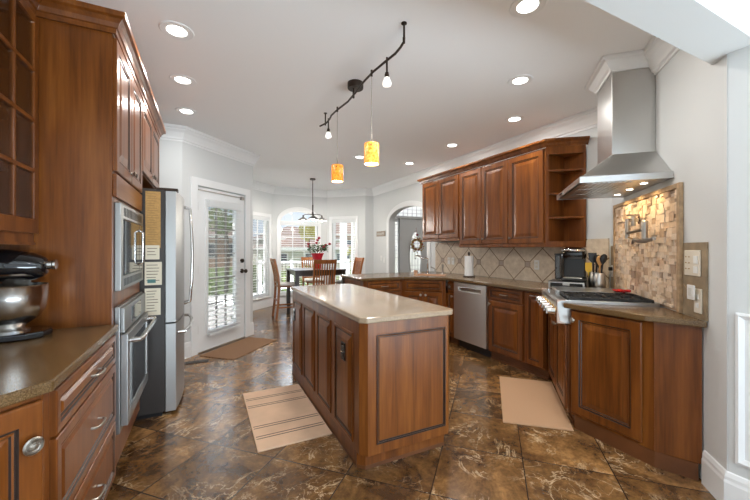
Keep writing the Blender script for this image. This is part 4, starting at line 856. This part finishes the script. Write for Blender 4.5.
rp_ = wl(HS-3.30, -.30); sr = thing('spoon_rest', 'red spoon rest on the rangetop before the mosaic', 'spoon rest', (3.10, 1.66, .959), math.radians(-135))
MB().lathe([(.001, 0), (.045, 0), (.062, .010), (.064, .016), (.060, .014), (.043, .005), (.001, .005)], n=28).build('bowl', 'red', sr, smooth=True)
MB().tube([(.055, 0, .012), (.11, 0, .022), (.17, 0, .028), (.19, 0, .026)], [.016, .011, .013, .006], 10).build('handle', 'red', sr, smooth=True)

# stand mixer
mxr = thing('stand_mixer', 'black stand mixer with steel bowl in the corner counter', 'mixer', (-.79, 2.115, .917), math.radians(4))
mxr.scale = (1.1, 1.08, 1.08)
bs_ = MB(); bs_.prism([(-.24, -.09), (-.20, -.105), (-.02, -.105), (.07, -.095), (.115, -.06), (.13, 0), (.115, .06), (.07, .095), (-.02, .105), (-.20, .105), (-.24, .09)], 0, .028); bs_.build('base', 'blackgloss', mxr, bevel=.008, seg=3)
MB().loft([[(cx+a*rx, b*ry, z) for a, b in [(math.cos(2*PI*k/20), math.sin(2*PI*k/20)) for k in range(20)]] for cx, rx, ry, z in ((-.17, .07, .085, .026), (-.175, .055, .065, .08), (-.18, .05, .058, .18), (-.17, .06, .06, .25))]).build('column', 'blackgloss', mxr, smooth=True)
hh = []
for x, rz_, ry_, zc in ((-.25, .02, .02, .30), (-.235, .05, .055, .30), (-.19, .066, .07, .302), (-.10, .070, .074, .305), (0, .068, .070, .302), (.07, .058, .060, .298), (.105, .042, .044, .296), (.115, .028, .03, .296)):
    hh.append([(x, ry_*math.cos(2*PI*k/20), zc+rz_*math.sin(2*PI*k/20)) for k in range(20)])
mh = MB().loft(hh).build('motor_head', 'blackgloss', mxr, smooth=True)
bd = MB()
for zc in (.262,):
    pts = [(.112*math.cos(a)*1.0-.02, .066*math.sin(a), zc) for a in [2*PI*k/28 for k in range(29)]]; bd.tube(pts, .007, 6)
bd.build('trim_band', 'chrome', mh, smooth=True)
MB().lathe([(.020, .108), (.020, .13), (.024, .134), (.024, .142), (.012, .146), (.001, .146)], (0, 0, .303), 16, axis='x').build('hub', 'chrome', mh, smooth=True)
MB().lathe([(.042, .195), (.042, .24), (.048, .25), (.02, .26)], (.02, 0, 0), 20).build('beater_housing', 'chrome', mxr, smooth=True)
MB().lathe([(.060, .028), (.060, .034), (.042, .045), (.050, .055), (.085, .08), (.108, .12), (.114, .17), (.115, .215), (.119, .222), (.115, .222), (.108, .16), (.08, .085), (.001, .06)], (.0, 0, 0), 36).build('bowl', 'chrome', mxr, smooth=True)

# ---- mats
def mat_obj(name, label, pts, z, m, stripes=None, th=.012):
    t = MB().prism(pts, z, z+th).build(name, m, bevel=.004)
    tag(t, label, 'mat')
    if stripes: stripes(t)
    return t
def st(t):
    for y in (2.47, 2.50, 2.62, 2.65, 2.98, 3.01, 3.13, 3.16): MB().box(.312, y-.005, .0118, .796, y+.005, .0128).build('stripe', 'matdark', t)
mat_obj('floor_mat', 'tan striped mat beside the island', [(.30, 2.325), (.805, 2.325), (.805, 3.315), (.30, 3.315)], .0005, 'matlite', st)
mat_obj('floor_mat', 'plain tan cushioned mat in front of the range', [(2.70, 2.60), (3.045, 2.262), (2.38, 1.592), (2.02, 1.91)], .0005, 'matan')
mat_obj('door_mat', 'brown doormat in front of the garden door', [(-.07, 4.73), (.295, 4.385), (.92, 5.075), (.575, 5.40)], .0005, 'mattan2', th=.009)
vr = thing('floor_register', 'dark metal floor vent beside the refrigerator', 'vent', (-.10, 4.50, 0), 0)
MB().box(-.13, -.05, .0005, .13, .05, .006).build('frame', 'bronze', vr)
q = MB()
for k in range(10): q.box(-.115+.024*k, -.035, .006, -.105+.024*k, .035, .0075)
q.build('grille', 'black', vr)

# ---- ceiling lights
DL = [((-.17, 2.60), 'round recessed ceiling light closest to the camera above the oven wall'), ((-.175, 3.34), 'middle round recessed ceiling light of the row beside the refrigerator cabinets'), ((-.18, 4.08), 'far round recessed ceiling light of the row beside the refrigerator cabinets'),
      ((1.70, 1.42), 'round recessed ceiling light cut by the top edge of the picture near the beam'), ((2.40, 2.08), 'round recessed ceiling light between the beam and the open shelf unit'), ((3.06, 2.73), 'round recessed ceiling light above the single-door wall cabinet'),
      ((3.06, 3.80), 'round recessed ceiling light above the middle of the wall cabinets'), ((3.07, 4.93), 'round recessed ceiling light above the wall cabinet end near the archway'), ((2.16, 4.93), 'round recessed ceiling light above the peninsula behind the pendant')]
proto = None
for (x, y), lb in DL:
    if proto is None:
        proto = thing('downlight', lb, 'ceiling light', (x, y, CH), 0, 'recessed ceiling lights')
        MB().lathe([(.058, -.001), (.060, -.004), (.098, -.006), (.102, -.003), (.102, -.0005)], n=32).build('trim_ring', 'trim', proto, smooth=True)
        MB().lathe([(.059, -.0012), (.057, -.006), (.03, -.009), (.001, -.010)], n=28).build('lens', 'lens', proto, smooth=True)
    else: copy_thing(proto, lb, (x, y, CH))
    lamp('AREA', 'downlight_and_fill', (x, y, CH-.014), 8 if y < 4 or x > 0 else 4.5, (1, .97, .93), shape='DISK', size=.12)
for x, y in ((.55, -.6), (5.0, 6.0)): lamp('AREA', 'downlight_and_fill', (x, y, CH-.014), 12, (1, .97, .93), shape='DISK', size=.14)  # added unseen fill lamps without fixtures, in the rear room and the foyer

# ---- track light with pendants
tr = thing('track_light', 'bronze S-curved monorail light on the ceiling above the island', 'track light', (1.13, 2.72, CH), 0)
def tp(y): return .016*math.sin((y-1.9)/1.7*2*PI*1.25)-.008
TZ = -.115
pts = [(-.012, -.86, TZ+.012), (0, -.84, TZ), (.012, -.78, TZ), (.018, -.70, TZ), (.004, -.58, TZ), (-.012, -.42, TZ), (-.012, -.25, TZ), (.003, -.05, TZ), (.012, .15, TZ), (-.012, .38, TZ), (-.016, .52, TZ), (.0, .62, TZ), (.004, .74, TZ), (-.028, .86, TZ)]
tb = MB(); tb.tube(pts, .0085, 8); tb.build('rail', 'bronze', tr, smooth=True)
MB().lathe([(.001, -.052), (.065, -.052), (.068, -.046), (.068, -.0005)], (.03, .02, 0), 28).cyl((.012, .02, -.05), (.012, .02, TZ-.02), .009, n=10).build('canopy', 'bronze', tr, smooth=True)
for y, x in ((-.845, -.002), (.77, .004)): MB().cyl((x, y, -.0005), (x, y, TZ-.015), .007, n=10).lathe([(.018, -.0005), (.018, -.006)], (x, y, 0), 14).build('post', 'bronze', tr, smooth=True)
for y, x in ((-.60, .006), (.66, .0)):
    s_ = MB().cyl((x, y, TZ+.02), (x, y, TZ-.10), .007, n=10).lathe([(.012, TZ-.085), (.016, TZ-.10), (.016, TZ-.125)], (x, y, 0), 14).build('spot_head', 'bronze', tr, smooth=True)
    MB().lathe([(.017, TZ-.122), (.021, TZ-.132), (.031, TZ-.158), (.030, TZ-.174), (.026, TZ-.178), (.001, TZ-.186)], (x, y, 0), 18).build('spot_shade', 'frost', s_, smooth=True)
    lamp('SPOT', 'spot_beam', (1.13+x, 2.72+y, CH+TZ-.2), 14, (1, .92, .8), spot_size=math.radians(110), spot_blend=.8, shadow_soft_size=.03)
def pendant(label, y, x, m, e):
    p_ = thing('pendant_light', label, 'pendant light', (1.13+x, 2.72+y, 0), 0)
    MB().cyl((0, 0, CH+TZ+.025), (0, 0, CH+TZ-.022), .008, n=10).build('clip', 'bronze', p_)
    MB().cyl((0, 0, CH+TZ-.02), (0, 0, 2.17), .0022, n=6).build('cord', 'nickel', p_); MB().cyl((0, 0, 2.18), (0, 0, 2.10), .006, n=8).lathe([(.012, 2.10), (.03, 2.108), (.03, 2.118), (.001, 2.124)], n=16).build('socket', 'nickel', p_, smooth=True)
    MB().lathe([(.052, 1.953), (.056, 1.957), (.057, 2.10), (.054, 2.108), (.028, 2.110), (.028, 2.106), (.052, 2.104), (.053, 1.958), (.052, 1.953)], n=32, cap=False).build('shade', m, p_, smooth=True)
    MB().lathe([(.051, 1.962), (.001, 1.962)], n=24).build('diffuser', 'lens' if e else 'bulb', p_)
    for a in (0, 2.1, 4.2): MB().ball((.058*math.cos(a), .058*math.sin(a), 2.085), .006, 8).build('clip_screw', 'bronze', p_)
    lamp('POINT', 'pendant_glow', (1.13+x, 2.72+y, 1.93), 4, (1, .78, .5), shadow_soft_size=.04)
pendant('mottled amber cylinder pendant nearer the range, brightly lit', -.39, -.012, 'amber', 1)
pendant('deeper orange cylinder pendant nearer the dining table', .36, -.012, 'amberdim', 1)

# ---- dining corner
tbx, tby = 1.97, 6.70
dt = thing('dining_table', 'dark counter-height dining table in the window bay', 'table', (tbx, tby, 0), 0)
MB().box(-.50, -.40, .885, .50, .40, .915).build('tabletop', 'darkwood', dt, bevel=.004)
MB().box(-.45, -.35, .80, .45, -.33, .885).box(-.45, .33, .80, .45, .35, .885).box(-.45, -.33, .80, -.43, .33, .885).box(.43, -.33, .80, .45, .33, .885).build('apron', 'darkwood', dt)
for sx in (-1, 1):
    for sy in (-1, 1): MB().box(sx*.46-.035, sy*.36-.035, 0, sx*.46+.035, sy*.36+.035, .885).build('leg', 'darkwood', dt, bevel=.003)
def chair(label, x, y, rz, z=0):
    """counter-height slat-back chair, sitter looks to local +y"""
    t = thing('dining_chair', label, 'chair', (x, y, 0), rz, None)
    MB().prism([(-.20, .21), (.20, .21), (.185, -.19), (-.185, -.19)], .585, .612).build('seat', 'chairwood', t, bevel=.006)
    for s in (-1, 1):
        MB().tube([(s*.18, .18, 0), (s*.175, .175, .585)], [.017, .021], 8).build('leg', 'chairwood', t, smooth=True)
        q = [(s*.19, -.235, 0), (s*.185, -.20, .30), (s*.182, -.185, .58), (s*.184, -.20, .80), (s*.188, -.24, 1.0), (s*.19, -.275, 1.13)]
        MB().loft([[(a+dx, b+dy, c) for dx, dy in ((-.016, -.021), (.016, -.021), (.016, .021), (-.016, .021))] for a, b, c in q]).build('leg', 'chairwood', t, bevel=.004)
    for y_, z_, x_ in ((.178, .26, .17), (-.20, .34, .175)): MB().box(-x_, y_-.009, z_-.014, x_, y_+.009, z_+.014).build('stretcher', 'chairwood', t)
    for s in (-1, 1): MB().box(s*.178-.009, -.19, .20, s*.178+.009, .17, .226).build('stretcher', 'chairwood', t)
    MB().loft([[(a, b, c) for a, b, c in ((x_, yb-.012, 1.055), (x_, yb+.012, 1.055), (x_, yb-.008, 1.125), (x_, yb-.032, 1.125))] for x_, yb in ((-.178, -.255), (-.09, -.268), (.09, -.268), (.178, -.255))]).build('top_rail', 'chairwood', t)
    MB().box(-.172, -.205, .66, .172, -.185, .69).build('lower_rail', 'chairwood', t)
    for k in range(7):
        x_ = -.135+.045*k; MB().loft([[(x_-.010, b-.005, c), (x_+.010, b-.005, c), (x_+.010, b+.005, c), (x_-.010, b+.005, c)] for b, c in ((-.196, .68), (-.215, .85), (-.255, 1.06))]).build('back_slat', 'chairwood', t)
    c = thing('seat_cushion', 'white seat cushion tied on the '+label.split(',')[0], 'cushion', (x, y, .6135), rz)
    MB().loft([[(a*k, b*k, z_) for a, b in ((-.19, .19), (0, .20), (.19, .19), (.185, 0), (.17, -.15), (0, -.155), (-.17, -.15), (-.185, 0))] for k, z_ in ((.9, 0), (1, .012), (1, .03), (.9, .043), (.6, .05))]).build('pad', 'cushion', c, smooth=True)
    return t
chair('cherry slat-back chair beside the garden door window, seen from its side', 1.41, 6.72, math.radians(-90))
chair('cherry slat-back chair with its back to the kitchen, before the table', 1.86, 6.0, 0)
chair('cherry slat-back chair behind the table below the arched window', 2.13, 7.40, PI)
chair('cherry slat-back chair at the table end near the pier, partly hidden by the peninsula', 2.66, 6.70, PI/2)
pot = thing('flower_pot', 'red foil wrapped pot on the dining table', 'flower pot', (2.02, 6.72, .916), 0)
rr = []
for r_, z_ in ((.07, 0), (.075, .10), (.085, .20), (.11, .28), (.125, .31)): rr.append([(r_*(1+.08*math.sin(k*2.4+z_*30))*math.cos(2*PI*k/30), r_*(1+.08*math.sin(k*2.4+z_*30))*math.sin(2*PI*k/30), z_) for k in range(30)])
MB().loft(rr).build('foil', 'foil', pot, smooth=True)
MB().box(-.012, -.085, -.0, .012, -.072, .07).build('ribbon', 'red', pot)
pl = thing('flower_bouquet', 'dark red flowers with green leaves in the foil pot', 'flowers', (2.02, 6.72, 1.19), 0)
lf = MB(); random.seed(4)
for k in range(300):
    a = random.random()*2*PI; r_ = random.random()**.5*.18; h_ = random.uniform(.04, .22)*(1-r_*1.6); d = Vector((math.cos(a+random.uniform(-1, 1)), math.sin(a+random.uniform(-1, 1)), random.uniform(-.3, .8))).normalized(); c = Vector((r_*math.cos(a), r_*math.sin(a), h_+.02)); w_ = d.cross(Vector((random.random(), random.random(), 1))).normalized()*.012; l = random.uniform(.04, .07)
    lf.f([c, c+d*l*.5+w_, c+d*l, c+d*l*.5-w_])
lf.build('leaves', 'leaf', pl)
stm = MB(); fl = []
for a, r_, h_ in ((.3, .20, .20), (1.3, .10, .30), (2.5, .19, .17), (3.4, .21, .22), (4.2, .09, .24), (5.3, .16, .16), (.0, .03, .34), (5.9, .24, .22)):
    c = (r_*math.cos(a), r_*math.sin(a), h_); stm.tube([(0, 0, 0), (c[0]*.6, c[1]*.6, h_*.6), c], .003, 5); fl.append(c)
stm.build('stems', 'leaf', pl)
for c in fl:
    q = MB(); q.ball(c, .026, 10)
    for k in range(7): a = k*.9; q.ball((c[0]+.018*math.cos(a), c[1]+.018*math.sin(a), c[2]+.006*(k % 3)), .014, 6)
    q.build('blossom', 'petal', pl, smooth=True)
cx, cy = 2.02, 6.88
cx = 1.965
chd = thing('chandelier', 'three-shade bronze chandelier hanging over the dining table', 'chandelier', (cx, cy, 0), 0)
MB().lathe([(.001, CH-.03), (.055, CH-.028), (.06, CH-.001)], n=24).cyl((0, 0, CH-.02), (0, 0, 2.02), .008, n=10).lathe([(.001, 2.0), (.018, 2.01), (.022, 2.04), (.012, 2.07), (.014, 2.20), (.009, 2.22)], n=14).build('stem', 'bronze', chd, smooth=True)
for a in (math.radians(136), math.radians(256), math.radians(16)):
    d = Vector((math.cos(a), math.sin(a), 0)); e_ = d*.22
    ar = MB().tube([Vector((0, 0, 2.01))+d*.01, Vector((0, 0, 2.025))+d*.08, Vector((0, 0, 2.02))+d*.18, Vector((0, 0, 2.0))+d*.22], .007, 8).lathe([(.014, 1.965), (.016, 2.0), (.008, 2.01)], (e_.x, e_.y, 0), 12).build('arm', 'bronze', chd, smooth=True)
    MB().lathe([(.018, 1.972), (.03, 1.962), (.098, 1.918), (.108, 1.902), (.104, 1.902), (.03, 1.952), (.016, 1.964)], (e_.x, e_.y, 0), 24, cap=False).build('shade', 'pewter', ar, smooth=True)
    MB().lathe([(.012, 1.955), (.018, 1.94), (.026, 1.915), (.024, 1.895), (.010, 1.882), (.001, 1.880)], (e_.x, e_.y, 0), 14).build('bulb', 'bulb', ar, smooth=True)
    lamp('POINT', 'chandelier_glow', (cx+e_.x, cy+e_.y, 1.86), 19, (1, .95, .88), shadow_soft_size=.03)

# ---------------------------------------------------------------- outdoors
struct('ground', MB().box(-60, 4.0, -.75, 90, 130, -.60), 'lawn')
struct('deck_floor', MB().prism([(-3.6, 4.95), (-.45, 4.95), (.45, 5.85), (.45, 7.6), (1.2, 8.45), (2.9, 8.45), (3.5, 7.85), (7.5, 7.85), (7.5, 11.2), (-3.6, 11.2)], -.6, -.06), 'deck')
def railing(label, p, q):
    L = math.dist(p, q); t = thing('deck_railing', label, 'railing', (*p, -.06), math.atan2(q[1]-p[1], q[0]-p[0]))
    MB().box(0, -.03, .93, L, .03, .97).build('top_rail', 'trim', t); MB().box(0, -.02, .10, L, .02, .14).build('bottom_rail', 'trim', t)
    q_ = MB(); n = int(L/.11)
    for k in range(n+1): q_.cyl((L*k/n, 0, .14), (L*k/n, 0, .93), .010, n=6)
    q_.build('balusters', 'bronze', t)
    for k in range(4): MB().box(L*k/3-.045, -.045, 0, L*k/3+.045, .045, 1.02).build('post', 'trim', t)
railing('white topped deck railing with dark balusters seen through the arched window', (1.5, 11.05), (4.40, 11.05))
col = thing('porch_column', 'white square porch column outside the window by the pier', 'column', (4.06, 10.6, -.06), 0)
MB().box(-.12, -.12, 0, .12, .12, .25).build('base', 'trim', col); MB().box(-.09, -.09, .25, .09, .09, 2.75).build('shaft', 'trim', col); MB().box(-.12, -.12, 2.75, .12, .12, 2.95).build('capital', 'trim', col)
def house(label, x, y, w, d, hw, hr, rz, wm, wins=3, z=-.6):
    t = thing('house', label, 'house', (x, y, z), rz)
    MB().box(-w/2, -d/2, 0, w/2, d/2, hw).build('walls', wm, t); e_ = .5
    r = MB(); P_ = [(-w/2-e_, -d/2-e_, hw), (w/2+e_, -d/2-e_, hw), (w/2+e_, d/2+e_, hw), (-w/2-e_, d/2+e_, hw)]; k = d*.45
    A, B = (-w/2+k, 0, hw+hr), (w/2-k, 0, hw+hr)
    r.f([P_[0], P_[1], B, A]).f([P_[1], P_[2], B]).f([P_[2], P_[3], A, B]).f([P_[3], P_[0], A]).f(P_[::-1]); r.build('roof', 'roof', t)
    MB().box(-w/2-e_, -d/2-e_-.02, hw-.2, w/2+e_, -d/2-e_+.05, hw).build('fascia', 'trim', t)
    for i in range(wins):
        wx = -w/2+w*(i+.5)/wins; f_ = MB().box(wx-.75, -d/2-.06, hw*.32, wx+.75, -d/2, hw*.78).build('window', 'trim', t); MB().box(wx-.62, -d/2-.09, hw*.32+.12, wx+.62, -d/2-.06, hw*.78-.12).build('window_pane', 'window_dark', f_)
    return t
house('pale house with tall brown hip roof seen through the arched window', 10.2, 46, 10, 10, 3.1, 1.75, 0, 'stucco')
house('pale house with low brown roof before the taller one', 8.4, 33, 8.6, 7, 2.0, .95, 0, 'stucco')
house('brick house beyond the garden door', -2.6, 42, 12, 8, 3.2, 2.0, .1, 'brick', 5)
house('brick house seen through the window by the pier', 19.5, 56, 9, 8, 4.2, 4.2, -.2, 'brick', 2)
struct('wall_porch', MB().box(4.66, 11.25, -.6, 6.2, 11.4, 3.2), 'stucco')
def tree(name, label, x, y, h, r, m, n=900, z=-.6, trunk=True, sq=1.0, cat='tree'):
    t = thing(name, label, cat, (x, y, z), 0)
    if trunk: MB().tube([(0, 0, 0), (.1, 0, h*.35), (0, .1, h*.75)], [.18*r/2, .13*r/2, .05*r/2], 8).build('trunk', 'bark', t)
    c = MB(); s = r*.11
    blobs = [(random.uniform(-.6, .6)*r, random.uniform(-.6, .6)*r, h-r*sq*(.9+random.uniform(-.5, .5)), r*random.uniform(.35, .6)) for _ in range(9)]
    for k in range(n):
        bx, by, bz, br = random.choice(blobs); v = Vector((random.gauss(0, 1), random.gauss(0, 1), random.gauss(0, 1))).normalized()*br*random.uniform(.6, 1)
        p_ = Vector((bx, by, max(.05, bz+v.z*sq))); p_.x += v.x; p_.y += v.y
        a = Vector((random.uniform(-1, 1), random.uniform(-1, 1), random.uniform(-1, 1))).normalized()*s; b_ = a.cross(Vector((random.random(), random.random(), .3))).normalized()*s*.6
        c.f([p_-a, p_+b_, p_+a, p_-b_])
    c.build('foliage', m, t)
random.seed(21)
tree('tree', 'airy green tree beyond the garden door', .8, 16.5, 4.5, 1.1, 'foliage', 420)
tree('tree', 'golden green tree between the roofs in the arched window', 7.15, 26, 3.9, .85, 'gold')
tree('bush', 'low golden bush outside the window by the pier', 10.6, 22, 2.9, 1.7, 'gold', 600, trunk=False, cat='bush')
tree('bush', 'green bush just beyond the deck in the arched window', 3.3, 13.2, 1.3, .9, 'foliage', 500, trunk=False, cat='bush')
tree('bush', 'green bush beyond the deck outside the narrow window', 1.9, 15.6, 1.5, .95, 'foliage', 600, trunk=False, cat='bush')
tree('bush', 'green bush beyond the deck outside the garden door', -.5, 12.6, 1.4, 1.1, 'foliage', 600, trunk=False, cat='bush')
